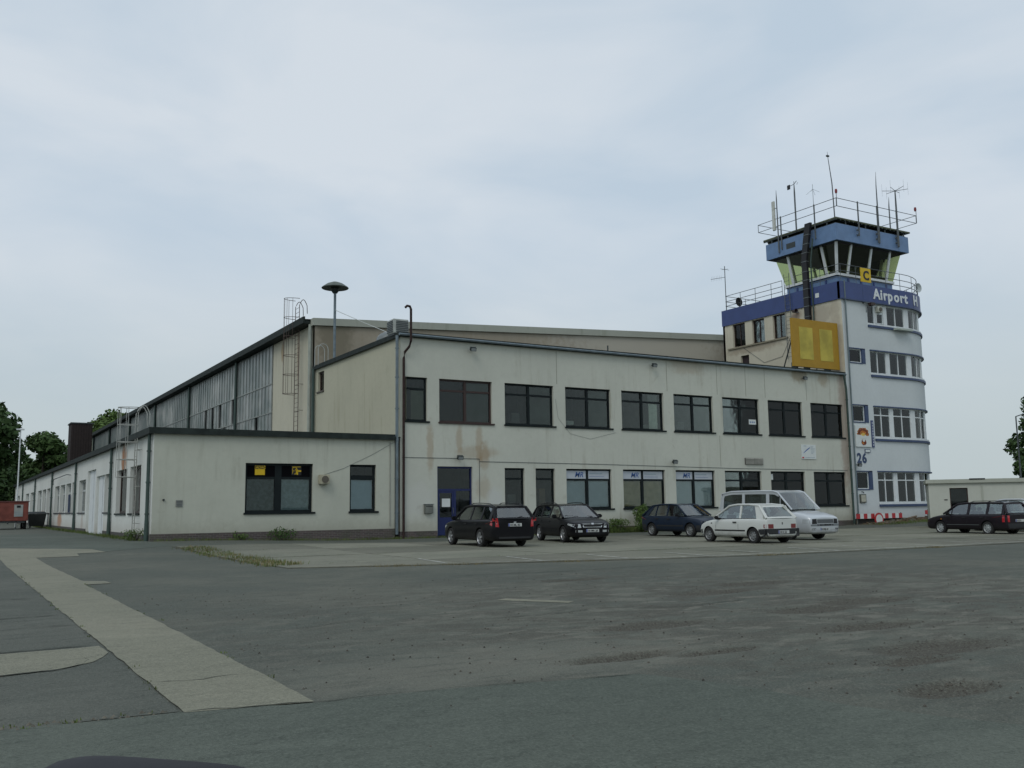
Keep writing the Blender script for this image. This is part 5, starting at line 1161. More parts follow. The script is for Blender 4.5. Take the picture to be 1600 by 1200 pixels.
def grow(bm_v, bm_f, name, m, levels=2, cut=None):
    me = bpy.data.meshes.new(name); me.from_pydata(bm_v, [], bm_f)
    bm = bmesh.new(); bm.from_mesh(me); bmesh.ops.remove_doubles(bm, verts=bm.verts, dist=1e-4); bmesh.ops.recalc_face_normals(bm, faces=bm.faces); bm.to_mesh(me); bm.free()
    me.materials.append(m); o = bpy.data.objects.new('tmp', me); COL.objects.link(o)
    sb = o.modifiers.new('s', 'SUBSURF'); sb.levels = levels; sb.render_levels = levels
    c = None
    if cut:
        c = bpy.data.objects.new('tmpc', cut); COL.objects.link(c); bo = o.modifiers.new('b', 'BOOLEAN'); bo.object = c; bo.operation = 'DIFFERENCE'; bo.solver = 'EXACT'; bo.material_mode = 'TRANSFER'
    dg = bpy.context.evaluated_depsgraph_get(); r = bpy.data.meshes.new_from_object(o.evaluated_get(dg)); r.name = name
    bpy.data.objects.remove(o)
    if c: bpy.data.objects.remove(c)
    for p in r.polygons: p.use_smooth = True
    bm = bmesh.new(); bm.from_mesh(r)
    for e in bm.edges:
        if len(e.link_faces) == 2 and e.calc_face_angle(0) > .55: e.smooth = False
    bm.to_mesh(r); bm.free(); return r
def wheel(parent, x, y, R_, w_, style):
    sgn = 1 if y > 0 else -1
    mb = MB(); ri = R_*.66
    mb.lathe([(ri, -w_/2), (R_*.93, -w_/2), (R_, -w_*.36), (R_, w_*.36), (R_*.93, w_/2), (ri, w_/2), (ri, -w_/2)], (x, y, R_), 'y', 30); tyre = mb.build('wheel', M_tyre, parent, smooth=True)
    mb = MB(); yo = y+sgn*w_*.38
    if style == 'alloy':
        mb.lathe([(ri*1.0, yo-y+sgn*.02), (ri*.92, yo-y-sgn*.01), (ri*.9, yo-y-sgn*.05)], (x, y, R_), 'y', 28)
        for k in range(5):
            a = k*2*math.pi/5+.3; c, s = math.cos(a), math.sin(a)
            for (q0, q1, wd) in ((.0, ri*.95, .038),):
                vs = []
                for (rr, ww) in ((.03, .045), (ri*.5, .03), (ri*.95, .05)):
                    for t in (-1, 1):
                        for dd in (.0, .02): vs.append((x+rr*c-t*ww*s, yo+sgn*(dd-.012), R_+rr*s+t*ww*c))
                mb.add(vs, [(0, 2, 3, 1), (0, 4, 6, 2), (1, 3, 7, 5), (0, 1, 5, 4), (2, 6, 7, 3), (4, 8, 10, 6), (5, 7, 11, 9), (4, 5, 9, 8), (6, 10, 11, 7), (8, 9, 11, 10)])
        mb.tube([(x, yo-sgn*.01, R_), (x, yo+sgn*.02, R_)], .05, 14); rim = mb.build('rim', M_rim, tyre, smooth=True)
        mb = MB(); mb.tube([(x, yo-sgn*.07, R_), (x, yo-sgn*.06, R_)], ri*.9, 24); mb.build('brake_disc', mat('disc_dark', (.03, .03, .03), .6), tyre)
    else:
        mb.lathe([(ri, yo-y+sgn*.02), (ri*.85, yo-y-sgn*.02), (ri*.62, yo-y-sgn*.005), (ri*.5, yo-y+sgn*.0), (ri*.3, yo-y-sgn*.01), (ri*.2, yo-y+sgn*.02), (0, yo-y+sgn*.02)], (x, y, R_), 'y', 28)
        mb.build('rim', {'steel': M_steel, 'cover': mat('wheel_cover', (.36, .38, .38), .45, .3)}[style], tyre, smooth=True)
        mb = MB()
        for k in range(8):
            a = k*math.pi/4; mb.tube([(x+ri*.72*math.cos(a), yo-sgn*.012, R_+ri*.72*math.sin(a)), (x+ri*.72*math.cos(a), yo+sgn*.003, R_+ri*.72*math.sin(a))], ri*.09, 8)
        tag(mb.build('rim_holes', M_black, tyre), kind='stuff')
def decal(bvh, poly, ax, m, name, parent, off=.006, step=.09, back=.03):
    bm = bmesh.new(); bm.faces.new([bm.verts.new((a, b, 0)) for a, b in poly])
    for k in (0, 1):
        lo_ = min(p[k] for p in poly); hi_ = max(p[k] for p in poly); n = max(1, int((hi_-lo_)/step))
        for i in range(1, n):
            c = lo_+(hi_-lo_)*i/n; bmesh.ops.bisect_plane(bm, geom=bm.verts[:]+bm.edges[:]+bm.faces[:], plane_co=(c, 0, 0) if k == 0 else (0, c, 0), plane_no=(1, 0, 0) if k == 0 else (0, 1, 0))
    D = {'+x': Vector((-1, 0, 0)), '-x': Vector((1, 0, 0)), '+y': Vector((0, -1, 0)), '-y': Vector((0, 1, 0)), '+z': Vector((0, 0, -1))}[ax]
    last = None; vv = bm.verts[:]; out_ = {}
    for v in vv:
        a, b = v.co.x, v.co.y
        o = {'x': Vector((0, a, b)), 'y': Vector((a, 0, b)), 'z': Vector((a, b, 0))}[ax[1]]-D*8
        h = bvh.ray_cast(o, D)
        if h[0] is not None: out_[v] = h[0]-D*off; last = out_[v]
        else: out_[v] = None
    for v in vv:
        p = out_[v]
        if p is None:
            a, b = v.co.x, v.co.y; q = last or Vector((0, 0, 0)); p = {'x': Vector((q.x, a, b)), 'y': Vector((a, q.y, b)), 'z': Vector((a, b, q.z))}[ax[1]]
        v.co = p
    r_ = bmesh.ops.extrude_face_region(bm, geom=bm.faces[:])
    for v in r_['geom']:
        if isinstance(v, bmesh.types.BMVert): v.co += D*back
    bmesh.ops.recalc_face_normals(bm, faces=bm.faces)
    me = bpy.data.meshes.new(name); bm.to_mesh(me); bm.free(); me.materials.append(m); return link(name, me, parent)
def car(name, label, cat, sp, group=None):
    rt = bpy.data.objects.new(name, None); COL.objects.link(rt); tag(rt, label, cat, group)
    F_, R_ = sp['front'], sp['rear']; W = sp['W']/2; pm = sp['paint']; Rw = sp['Rw']
    def prof(x, key):
        P = sp[key]
        if x <= P[0][0]: return P[0][1]
        for (a, b), (c, d) in zip(P, P[1:]):
            if x <= c: return b+(d-b)*(x-a)/(c-a)
        return P[-1][1]
    nk = sp.get('nose', 0); tk = sp.get('tail', 0)
    ws = sorted([(R_, .80+tk), (R_+.04, .89+tk*.5), (R_+.16, .955), (R_+.45, .985), (-1.3, 1), (-.6, 1), (0, 1), (.6, 1), (1.1, 1), (F_-.75, .985), (F_-.40, .955), (F_-.18, .90+nk*.4), (F_-.05, .80+nk), (F_, .66+nk*1.5)])
    ring = []; vs = []; fs = []
    for x, k in ws:
        zl = sp['zlow']+(.10 if x < R_+.02 or x > F_-.02 else .03 if x < R_+.1 or x > F_-.1 else 0)
        sh = prof(x, 'belt'); w_ = W*k; tc_ = prof(x, 'deck')
        if x == R_: sh -= .04; tc_ -= .03
        half = [(0, zl), (.8*w_, zl), (.95*w_, zl+.04), (w_*.99, zl+.18), (w_, (zl+sh)/2+.02), (w_*.985, sh-.10), (w_*.945, sh-.02), (w_*.88, sh+.005), (w_*.5, tc_-.006), (0, tc_)]
        full = [(-a, b) for a, b in half[1:-1]][::-1]; loop = half+full
        ring.append(len(vs)); vs += [(x, a, b) for a, b in loop]; n = len(loop)
    for i in range(len(ws)-1):
        for k in range(n): fs.append((ring[i]+k, ring[i]+(k+1) % n, ring[i+1]+(k+1) % n, ring[i+1]+k))
    for st in (ring[0], ring[-1]):
        h = n//2
        for k in range(h): 
            a, b = st+k, st+k+1; c, d = st+(n-k-1) % n, st+(n-k) % n
            if k == 0: fs.append((st, b, c))
            elif k == h-1: fs.append((a, b, d))
            else: fs.append((a, b, c, d))
    cm = MB()
    for x in (sp['WB']/2, -sp['WB']/2):
        for s_ in (-1, 1):
            cm.tube([(x, s_*(W-.30), Rw+.01), (x, s_*(W+.2), Rw+.01)], Rw+sp.get('arch', .045), 28)
    cme = cm.mesh('cut', mat('wheel_well', (.008, .008, .008), .95, var=0))
    body = grow(vs, fs, 'body', pm, 2, cme); bo = link('body', body, rt)
    bmh = bmesh.new(); bmh.from_mesh(body); bvh = BVHTree.FromBMesh(bmh); bmh.free()
    # greenhouse
    TP = sp['top']           # polyline (x,z) from windscreen base over the roof to the rear base
    wr = sp['wr']; beltw = .895*W
    def topz(x):
        for (a, b), (c, d) in zip(TP, TP[1:]):
            if min(a, c) <= x <= max(a, c) and a != c: return b+(d-b)*(x-a)/(c-a)
        return TP[-1][1]
    zr = max(p[1] for p in TP)
    def yside(x, z):
        zb = prof(x, 'belt'); t = max(0, min(1, (z-zb)/(zr-zb))); return beltw+(wr-beltw)*t**.9
    for s_ in (-1, 1):
        mb = MB(); pts = [(x, s_*yside(x, z), z) for x, z in TP]; rr = [.045]*len(pts)
        fine = []
        for (p, q) in zip(pts, pts[1:]):
            fine += [tuple(Vector(p).lerp(Vector(q), t/3)) for t in range(3)]
        fine.append(pts[-1]); mb.tube(fine, sp.get('rail', .04), 8); mb.build('pillar', pm, rt, smooth=True)
    # roof skin
    i1, i2 = sp['roofidx']; rx = [TP[k] for k in range(i1, i2+1)]; mb = MB(); G = []
    for (x, z) in rx:
        G.append([(x+(.05 if (x, z) == rx[0] else -.04 if (x, z) == rx[-1] else 0)*(1-q*q), yside(x, z)*q, z+.03*(1-q*q)+.01) for q in (-1, -.7, -.35, 0, .35, .7, 1)])
    v0 = [p for row in G for p in row]; nn = 7
    f0 = [(i*nn+k, i*nn+k+1, (i+1)*nn+k+1, (i+1)*nn+k) for i in range(len(G)-1) for k in range(nn-1)]
    v1 = [(x, y, z-.04) for x, y, z in v0]; L0 = len(v0)
    f1 = [tuple(q+L0 for q in f)[::-1] for f in f0]
    edge = [k for k in range(nn)]+[i*nn+nn-1 for i in range(1, len(G))]+[(len(G)-1)*nn+k for k in range(nn-2, -1, -1)]+[i*nn for i in range(len(G)-2, 0, -1)]
    f2 = [(edge[k], edge[(k+1) % len(edge)], edge[(k+1) % len(edge)]+L0, edge[k]+L0) for k in range(len(edge))]
    mb.add(v0+v1, f0+f1+f2); mb.build('roof', pm, rt, smooth=True)
    def screen(a, b, nm, bulge, inset=.0, m=M_cglass, ymul=1.0):
        (xa, za), (xb, zb_) = a, b; mb = MB(); rows_ = []
        for t in (0, .25, .5, .75, 1):
            x = xa+(xb-xa)*t; z = za+(zb_-za)*t; y = yside(x, z)-.03; rows_.append([(x+bulge*(1-q*q), y*q*ymul, z+abs(bulge)*.15*(1-q*q)) for q in (-1, -.6, -.2, .2, .6, 1)])
        v = [p for r in rows_ for p in r]; mb.add(v, [(i*6+k, i*6+k+1, (i+1)*6+k+1, (i+1)*6+k) for i in range(4) for k in range(5)])
        return mb.build(nm, m, rt, smooth=True, recalc=False)
    wsn = screen(TP[0], TP[i1], 'windscreen', .09)
    # rear screen, with painted tailgate surround
    rz0, rz1 = sp['rearglass']; (xa, za), (xb, zb_) = TP[i2], TP[-1]
    def rp_(z): t = (za-z)/(za-zb_); return (xa+(xb-xa)*t, z)
    screen(rp_(rz1), rp_(rz0), 'rear_window', -.05, ymul=.93)
    scr = screen(rp_(rz0), TP[-1], 'tailgate', -.05, m=pm); 
    if rz1 < za-.02: screen(TP[i2], rp_(rz1), 'tailgate_top', -.04, m=pm)
    for s_ in (-1, 1):
        mb = MB(); v = []
        for t in (0, .5, 1):
            x = xa+(xb-xa)*t; z = za+(zb_-za)*t; y = yside(x, z)-.03
            for q in (.90, 1.01): v.append((x-.05*(1-q*q)-.004, s_*y*q, z))
        mb.add(v, [(0, 1, 3, 2), (2, 3, 5, 4)]); mb.build('tailgate_edge', pm, rt, smooth=True)
    # side glass, pillars and painted quarter panels
    for s_ in (-1, 1):
        for (xa_, xb_, kind_) in sp['sides']:
            nseg = max(2, int(abs(xb_-xa_)/.12)); mb = MB(); v = []
            for i in range(nseg+1):
                x = xa_+(xb_-xa_)*i/nseg; zb = prof(x, 'belt')-.01; zt = topz(x)-.01-(sp.get('band', .0) if kind_ == 'g' and x < 1.0 else 0)
                for t in (0, .5, 1):
                    z = zb+(zt-zb)*t; v.append((x, s_*(yside(x, z)-.012+(.006 if kind_ == 'p' else 0)), z))
            mb.add(v, [(i*3+k, i*3+k+1, (i+1)*3+k+1, (i+1)*3+k) for i in range(nseg) for k in range(2)])
            mb.build('side_window' if kind_ == 'g' else 'quarter_panel', sp.get('gm', M_cglass) if kind_ == 'g' else pm, rt, smooth=True)
        for (x, w2, dx) in sp['pillars']:
            mb = MB(); v = []
            zb = prof(x, 'belt')-.02; zt = topz(x+dx)
            for t in (0, .5, 1):
                z = zb+(zt-zb)*t; xx_ = x+dx*t
                for q in (-w2, w2):
                    for e_ in (.006, -.04): v.append((xx_+q, s_*(yside(xx_, z)+e_), z))
            fc = []
            for i in (0, 4): fc += [(i, i+2, i+6, i+4), (i+1, i+5, i+7, i+3), (i, i+4, i+5, i+1), (i+2, i+3, i+7, i+6)]
            mb.add(v, fc); mb.build('pillar', sp.get('pillarm', M_black), rt)
        if sp.get('band'):
            mb = MB(); v = []; xs_ = [sp['sides'][0][0]-.1+(.95-sp['sides'][0][0]+.1)*i/14 for i in range(15)]
            for x in xs_:
                z1_ = topz(x); z0_ = z1_-sp['band']-.03; v += [(x, s_*(yside(x, z0_)+.004), z0_), (x, s_*(yside(x, z1_)+.012), z1_-.01)]
            mb.add(v, [(2*i, 2*i+1, 2*i+3, 2*i+2) for i in range(14)]); mb.build('roof_side', pm, rt, smooth=True)
        # window line trim
        mb = MB(); x0_, x1_ = sp['sides'][0][0], sp['sides'][-1][1]; k_ = 12
        mb.tube([(x0_+(x1_-x0_)*i/k_, s_*(beltw+.004), prof(x0_+(x1_-x0_)*i/k_, 'belt')-.005) for i in range(k_+1)], .014, 5); mb.build('window_seal', M_black, rt)
    # interior
    mb = MB(); zb = prof(0, 'belt')
    for (x, ys_) in sp.get('seats', ((.35, (-.36, .36)), (-.55, (-.38, .38)))):
        for y in ys_:
            mb = MB(); mb.box(x-.07, x+.07, y-.20, y+.20, zb-.1, zb+.14); mb.box(x-.05, x+.05, y-.12, y+.12, zb+.16, zb+.32); mb.build('seat', M_seat, rt, bevel=.03, smooth=True)
    mb = MB(); mb.lathe([(.17, -.01), (.19, 0), (.17, .01), (.155, 0), (.17, -.01)], (sp.get('steer', .82), .36, zb+.02), 'z', 16); mb.build('steering_wheel', M_black, rt)
    mb = MB(); mb.box(TP[0][0]-.45, TP[0][0]-.12, -W*.8, W*.8, prof(TP[0][0]-.4, 'belt')-.08, prof(TP[0][0]-.4, 'belt')+.035); mb.build('dashboard', M_seat, rt, bevel=.03)
    # wheels
    for x in (sp['WB']/2, -sp['WB']/2):
        for s_ in (-1, 1): wheel(rt, x, s_*(W-.115), Rw, .19, sp['wheel'])
    D = lambda poly, ax, m, nm, **k: decal(bvh, poly, ax, m, nm, rt, **k)
    # mirrored polygons helper
    def both(poly, ax, m, nm, **k):
        if 'x' in ax: D(poly, ax, m, nm, **k); D([(-a, b) for a, b in poly][::-1], ax, m, nm, **k)
        else: D(poly, '+y', m, nm, **k); D(poly, '-y', m, nm, **k)
    for (poly, ax, m, nm) in sp['decals']: D(poly, ax, m, nm)
    for (poly, ax, m, nm) in sp['pairs']: both(poly, ax, m, nm)
    for x in sp['seams']:
        zb = prof(x, 'belt'); both([(x, sp['zlow']+.12), (x+.012, sp['zlow']+.12), (x+.012, zb-.03), (x, zb-.03)], 'y', M_black, 'door_gap', off=.001, back=.004)
    for x in sp['handles']:
        zb = prof(x, 'belt')-.13; both([(x-.09, zb-.02), (x+.09, zb-.02), (x+.09, zb+.02), (x-.09, zb+.02)], 'y', sp.get('handlem', M_black), 'door_handle', off=.03, back=.03)
    for s_ in (-1, 1):
        x, zb = sp['mirror'], prof(sp['mirror'], 'belt'); v, f = [], []
        k = sp.get('mirrork', 1.0)
        mb = MB(); mb.box(x-.05, x+.09, s_*(beltw+.08) if s_ > 0 else -(beltw+.08+.2*k), (beltw+.08+.2*k) if s_ > 0 else -(beltw+.08), zb-.0, zb+.15*k); 
        mo = mb.build('mirror', sp.get('mirrorm', pm), rt, bevel=.035, smooth=True); mb = MB(); mb.box(x-.02, x+.04, min(s_*(beltw-.02), s_*(beltw+.1)), max(s_*(beltw-.02), s_*(beltw+.1)), zb, zb+.045); mb.build('mirror_arm', M_black, mo)
    if sp.get('rails'):
        a_, b_ = sp['rails']
        for s_ in (-1, 1):
            mb = MB(); pts = []
            for i in range(9):
                x = a_+(b_-a_)*i/8; z = topz(x); h = .05 if 0 < i < 8 else .0; pts.append((x, s_*(yside(x, z)-.03), z+.035+h))
            mb.tube(pts, .016, 6); mb.build('roof_rail', M_black, rt, smooth=True)
    for (pl_, ax, txt) in sp['plates']:
        y0, z0 = pl_; po = D([(y0-.26, z0-.055), (y0+.26, z0-.055), (y0+.26, z0+.055), (y0-.26, z0+.055)], ax, M_plate, 'number_plate', off=.014, step=1)
        sg = 1 if ax == '+x' else -1; xh = max(v.co.x*sg for v in po.data.vertices)*sg
        bl = MB(); ye = y0-sg*.238; bl.box(min(xh, xh+sg*.004), max(xh, xh+sg*.004), ye-.02, ye+.02, z0-.052, z0+.052); bl.build('plate_band', M_euro, po)
        Mx = Matrix.Translation((xh+sg*.006, y0-sg*.20, z0-.038)) @ Matrix.Rotation(rad(90*sg), 4, 'Z') @ RX
        text('lettering', txt, Mx, .105, M_black, po, .003, .001)
    return rt, bvh
def place(o, x, y, yaw, z=None, s=1.0): o.location = (x, y, g(x, y)+.022 if z is None else z); o.rotation_euler = (0, 0, rad(yaw)); o.scale = (s, s, s)

estate = dict(front=2.2, rear=-2.36, W=1.77, WB=2.58, Rw=.317, zlow=.20, paint=P_blk, wheel='alloy', wr=.60, rail=.042, roofidx=(1, 5),
    belt=[(-2.36, .97), (-1.2, .955), (0, .935), (1.0, .915), (1.6, .87), (2.0, .78), (2.2, .70)], deck=[(-2.36, .96), (1.0, .96), (1.2, .97), (1.7, .91), (2.05, .81), (2.2, .74)],
    top=[(1.12, .95), (.38, 1.40), (.0, 1.445), (-.7, 1.455), (-1.5, 1.43), (-2.02, 1.385), (-2.34, .96)],
    rearglass=(1.02, 1.34), sides=[(-1.98, -1.30, 'g'), (-1.25, -.35, 'g'), (-.30, .98, 'g')], pillars=[(-2.0, .09, 0.02), (-1.22, .05, -.02), (-.32, .045, 0), (.72, .012, 0)],
    rails=(.05, -1.85), seams=[-.30, .86, -1.18], handles=[-.12, -1.02], mirror=.68,
    decals=[([(-.28, .36), (.28, .36), (.28, .50), (-.28, .50)], '+x', M_black, 'air_intake'), ([(-.38, .58), (.38, .58), (.44, .725), (-.44, .725)], '+x', M_chrome, 'grille_frame'),
            ([(-.05, .80), (.05, .80), (.05, .88), (-.05, .88)], '-x', M_chrome, 'emblem'), ([(-.62, .30), (.62, .30), (.62, .36), (-.62, .36)], '-x', P_plas, 'bumper_lip')],
    pairs=[([(.46, .57), (.80, .56), (.82, .70), (.50, .71)], '+x', M_head, 'headlight'), ([(.42, .40), (.68, .40), (.68, .48), (.42, .48)], '+x', M_head, 'fog_light'),
           ([(.62, .70), (.86, .72), (.86, 1.0), (.66, 1.0)], '-x', M_tail, 'tail_light'), ([(-2.33, .70), (-2.08, .78), (-2.14, .96), (-2.33, 1.0)], 'y', M_tail, 'tail_light_side'),
           ([(1.72, .68), (2.1, .60), (2.1, .69), (1.75, .74)], 'y', M_head, 'headlight_side'), ([(-.9, .36), (.85, .36), (.85, .40), (-.9, .40)], 'y', P_blk, 'side_trim')],
    plates=[((0, .46), '+x', 'HI MR 28'), ((.0, .77), '-x', 'HI ML 83')])
cA, bvA = car('estate_car', 'black estate car seen from behind, parked in front of the blue door', 'car', estate, 'cars parked in front of the building')
# grille core, inner tail light stripes
def estate_extras(rt, bv):
    decal(bv, [(-.34, .605), (.34, .605), (.395, .70), (-.395, .70)], '+x', M_black, 'grille', rt, off=.012)
    decal(bv, [(-.045, .69), (.045, .69), (.05, .75), (-.05, .75)], '+x', M_chrome, 'emblem', rt, off=.02)
    for s in (-1, 1):
        decal(bv, [(s*.70, .80), (s*.82, .80), (s*.82, .83), (s*.70, .83)][::s], '-x', M_tailw, 'lamp_strip', rt, off=.012)
        decal(bv, [(s*.72, .88), (s*.82, .88), (s*.82, .91), (s*.72, .91)][::s], '-x', M_tailw, 'lamp_strip', rt, off=.012)
    for y in (-.15, .45):
        mb = MB(); mb.tube([(1.17, y, .985), (1.02, y-.5, 1.03)], .01, 4); mb.build('wiper', M_black, rt)
    mb = MB(); mb.box(-2.06, -1.92, -.5, .5, 1.395, 1.42); mb.build('roof_spoiler', P_blk, rt, bevel=.01)
    mb = MB(); mb.tube([(-2.36, 0, 1.0), (-2.32, -.3, 1.06)], .014, 5); mb.build('rear_wiper', M_black, rt)
    mb = MB(); mb.tube([(-1.7, 0, 1.45), (-1.9, 0, 1.62)], .007, 4); mb.build('aerial', M_black, rt)
estate_extras(cA, bvA)
index_children(); cB = copy_tree(cA); cB['label'] = 'black estate car facing the camera with chrome grille, beside the one seen from behind'
place(cA, 17.32, 30.6, 86); place(cB, 21.80, 31.6, 258)

hatch = dict(nose=.07, tail=.06, front=1.93, rear=-1.98, W=1.66, WB=2.47, Rw=.285, zlow=.20, paint=P_navy, wheel='steel', wr=.57, rail=.038, roofidx=(1, 4),
    belt=[(-1.98, .90), (-1, .90), (0, .885), (.9, .86), (1.5, .80), (1.93, .66)], deck=[(-1.98, .90), (.85, .90), (1.0, .91), (1.6, .84), (1.93, .69)],
    top=[(.95, .90), (.30, 1.34), (-.1, 1.385), (-.8, 1.385), (-1.32, 1.34), (-1.90, .90)], rearglass=(.96, 1.30),
    sides=[(-1.50, -1.02, 'g'), (-.98, -.28, 'g'), (-.22, .80, 'g')], pillars=[(-1.62, .12, .30), (-1.02, .03, .02), (-.27, .045, 0), (.55, .012, 0)], pillarm=P_navy,
    seams=[-.25, .80, -1.0], handles=[-.1, -.85], mirror=.55, mirrorm=M_black, mirrork=.85,
    decals=[([(-.76, .28), (.76, .28), (.76, .50), (-.76, .50)], '+x', P_plas, 'bumper'), ([(-.76, .28), (.76, .28), (.76, .52), (-.76, .52)], '-x', P_plas, 'bumper'), ([(-.42, .54), (.42, .54), (.42, .66), (-.42, .66)], '+x', M_black, 'grille')],
    pairs=[([(.44, .54), (.70, .54), (.70, .67), (.44, .67)], '+x', M_head, 'headlight'), ([(.60, .62), (.80, .62), (.80, .84), (.60, .84)], '-x', M_taild, 'tail_light'), ([(-.85, .44), (.85, .44), (.85, .50), (-.85, .50)], 'y', P_plas, 'side_trim'),
           ([(1.4, .26), (1.88, .30), (1.88, .50), (1.58, .50)], 'y', P_plas, 'bumper_side'), ([(-1.92, .30), (-1.55, .26), (-1.60, .52), (-1.92, .52)], 'y', P_plas, 'bumper_side')],
    plates=[((0, .40), '+x', 'HI P 71'), ((0, .60), '-x', 'HI P 71')])
cC, _ = car('hatchback_car', 'dark blue five door hatchback parked by the wall next to the green bush', 'car', hatch, 'cars parked in front of the building'); place(cC, 28.75, 32.7, 271, s=1.02)

small_car = dict(nose=.06, tail=.07, front=1.78, rear=-1.84, W=1.60, WB=2.34, Rw=.27, zlow=.20, paint=P_wht, wheel='steel', wr=.56, rail=.036, roofidx=(1, 4),
    belt=[(-1.84, .88), (-1, .88), (0, .865), (.8, .84), (1.4, .76), (1.78, .60)], deck=[(-1.84, .88), (.75, .88), (.9, .89), (1.45, .80), (1.78, .64)],
    top=[(.92, .88), (.20, 1.32), (-.2, 1.37), (-.8, 1.37), (-1.34, 1.325), (-1.80, .88)], rearglass=(.93, 1.27),
    sides=[(-1.32, -.52, 'g'), (-.44, .76, 'g')], pillars=[(-1.50, .17, .20), (-.48, .045, .04), (.70, .012, 0)], pillarm=P_wht,
    seams=[-.46, .74], handles=[-.28], mirror=.58, mirrorm=M_black, mirrork=.8,
    decals=[([(-.74, .28), (.74, .28), (.74, .47), (-.74, .47)], '+x', P_plas, 'bumper'), ([(-.80, .24), (.80, .24), (.80, .52), (-.80, .52)], '-x', P_plas, 'bumper'), ([(-.35, .52), (.35, .52), (.35, .58), (-.35, .58)], '+x', M_black, 'grille'),
            ([(-.02, .66), (.02, .66), (.02, .74), (-.02, .74)], '-x', M_black, 'tailgate_lock')],
    pairs=[([(.38, .50), (.68, .50), (.68, .61), (.38, .61)], '+x', M_head, 'headlight'), ([(.42, .53), (.77, .53), (.77, .68), (.42, .68)], '-x', M_taild, 'tail_light'), ([(-.80, .42), (.80, .42), (.80, .47), (-.80, .47)], 'y', M_black, 'side_trim'),
           ([(1.35, .24), (1.74, .28), (1.74, .47), (1.50, .47)], 'y', P_plas, 'bumper_side'), ([(-1.87, .26), (-1.42, .24), (-1.47, .50), (-1.87, .52)], 'y', P_plas, 'bumper_side'), ([(-1.80, .54), (-1.70, .54), (-1.70, .67), (-1.80, .67)], 'y', M_taild, 'tail_light_side'), ([(.95, .68), (1.02, .68), (1.02, .72), (.95, .72)], 'y', M_black, 'side_marker')],
    plates=[((0, .46), '+x', 'HI K 52'), ((-.05, .40), '-x', 'HI K 52')])
cD, _ = car('small_hatchback', 'small white three door hatchback with dark bumpers in front of the silver van', 'car', small_car, 'cars parked in front of the building'); place(cD, 25.62, 25.74, 88)
mb = MB(); mb.tube([(-1.86, .05, .86), (-1.84, -.12, .93)], .013, 5); mb.build('rear_wiper', M_black, cD)
mb = MB(); mb.tube([(-1.79, 0, .93), (-1.70, .4, .96)], .012, 5); mb.build('wiper_blade', M_black, cD)

van = dict(nose=.11, tail=.1, front=2.50, rear=-2.25, W=1.84, WB=2.92, Rw=.315, zlow=.22, paint=P_sil, wheel='cover', wr=.76, rail=.036, band=.09, roofidx=(1, 5), arch=.05,
    belt=[(-2.25, 1.16), (0, 1.14), (1.3, 1.12), (1.9, 1.04), (2.3, .93), (2.5, .82)], deck=[(-2.25, 1.16), (1.45, 1.16), (1.6, 1.17), (2.15, 1.04), (2.42, .93), (2.5, .86)],
    top=[(1.60, 1.17), (.90, 1.84), (.68, 1.90), (-.4, 1.92), (-1.6, 1.92), (-2.10, 1.84), (-2.24, 1.16)], rearglass=(1.24, 1.76), gm=M_vglass,
    sides=[(-2.1, -.98, 'g'), (-.86, .30, 'g'), (.46, 1.35, 'g')], pillars=[(-2.12, .08, .02), (-.92, .07, 0), (.38, .08, 0), (1.02, .012, -.0)], pillarm=P_sil,
    seams=[.38, 1.35, -.92], handles=[.55], mirror=1.18, mirrork=1.25, steer=1.1, seats=((.62, (-.45, .45)), (-.4, (-.45, 0, .45)), (-1.4, (-.45, .45))), 
    decals=[([(-.46, .64), (.46, .64), (.46, .79), (-.46, .79)], '+x', mat('van_grille', (.10, .11, .115), .5), 'grille'), ([(-.80, .53), (.80, .53), (.80, .60), (-.80, .60)], '+x', mat('van_bumper_line', (.18, .20, .21), .5), 'bumper_strip'), ([(-.46, .545), (.46, .545), (.46, .61), (-.46, .61)], '+x', M_black, 'air_intake'),
            ([(-.80, .28), (.80, .28), (.82, .50), (-.82, .50)], '+x', P_sil, 'bumper'), ([(-.84, .3), (.84, .3), (.84, .55), (-.84, .55)], '-x', P_sil, 'bumper')],
    pairs=[([(.48, .62), (.82, .61), (.82, .80), (.50, .81)], '+x', M_black, 'headlight_frame'), ([(.55, .38), (.75, .38), (.75, .45), (.55, .45)], '+x', M_black, 'fog_light_recess'), ([(.70, .7), (.88, .7), (.88, 1.1), (.70, 1.1)], '-x', M_taild, 'tail_light'), ([(-1.0, .45), (1.0, .45), (1.0, .51), (-1.0, .51)], 'y', P_plas, 'side_trim'), ([(2.12, .64), (2.46, .64), (2.42, .79), (2.15, .80)], 'y', M_head, 'headlight_side')],
    plates=[((-.05, .42), '+x', 'HI MJ 60'), ((0, .8), '-x', 'HI MJ 60')])
cV, bvV = car('passenger_van', 'silver passenger van facing the camera behind the small white hatchback', 'van', van); place(cV, 28.95, 27.45, 271.5, s=.99)
decal(bvV, [(-.07, .67), (.07, .67), (.07, .76), (-.07, .76)], '+x', M_chrome, 'emblem', cV, off=.012)
for q in (1, -1): decal(bvV, [(q*.50, .635), (q*.79, .625), (q*.79, .785), (q*.52, .79)][::q], '+x', mat('van_headlamp', (.34, .37, .39), .15, .3, .15, coat=.8), 'headlight', cV, off=.012)
for k in range(3): decal(bvV, [(-.44, .665+k*.038), (.44, .665+k*.038), (.44, .675+k*.038), (-.44, .675+k*.038)], '+x', mat('grille_bar', (.25, .27, .28), .4), 'grille_bar', cV, off=.010)
mb = MB(); mb.box(1.72, 1.80, -.35, .35, 1.12, 1.165); mb.build('bonnet_vent', M_black, cV)
for y in (-.1, .55):
    mb = MB(); mb.tube([(1.70, y, 1.20), (1.58, y-.55, 1.26)], .012, 4); mb.build('wiper', M_black, cV)

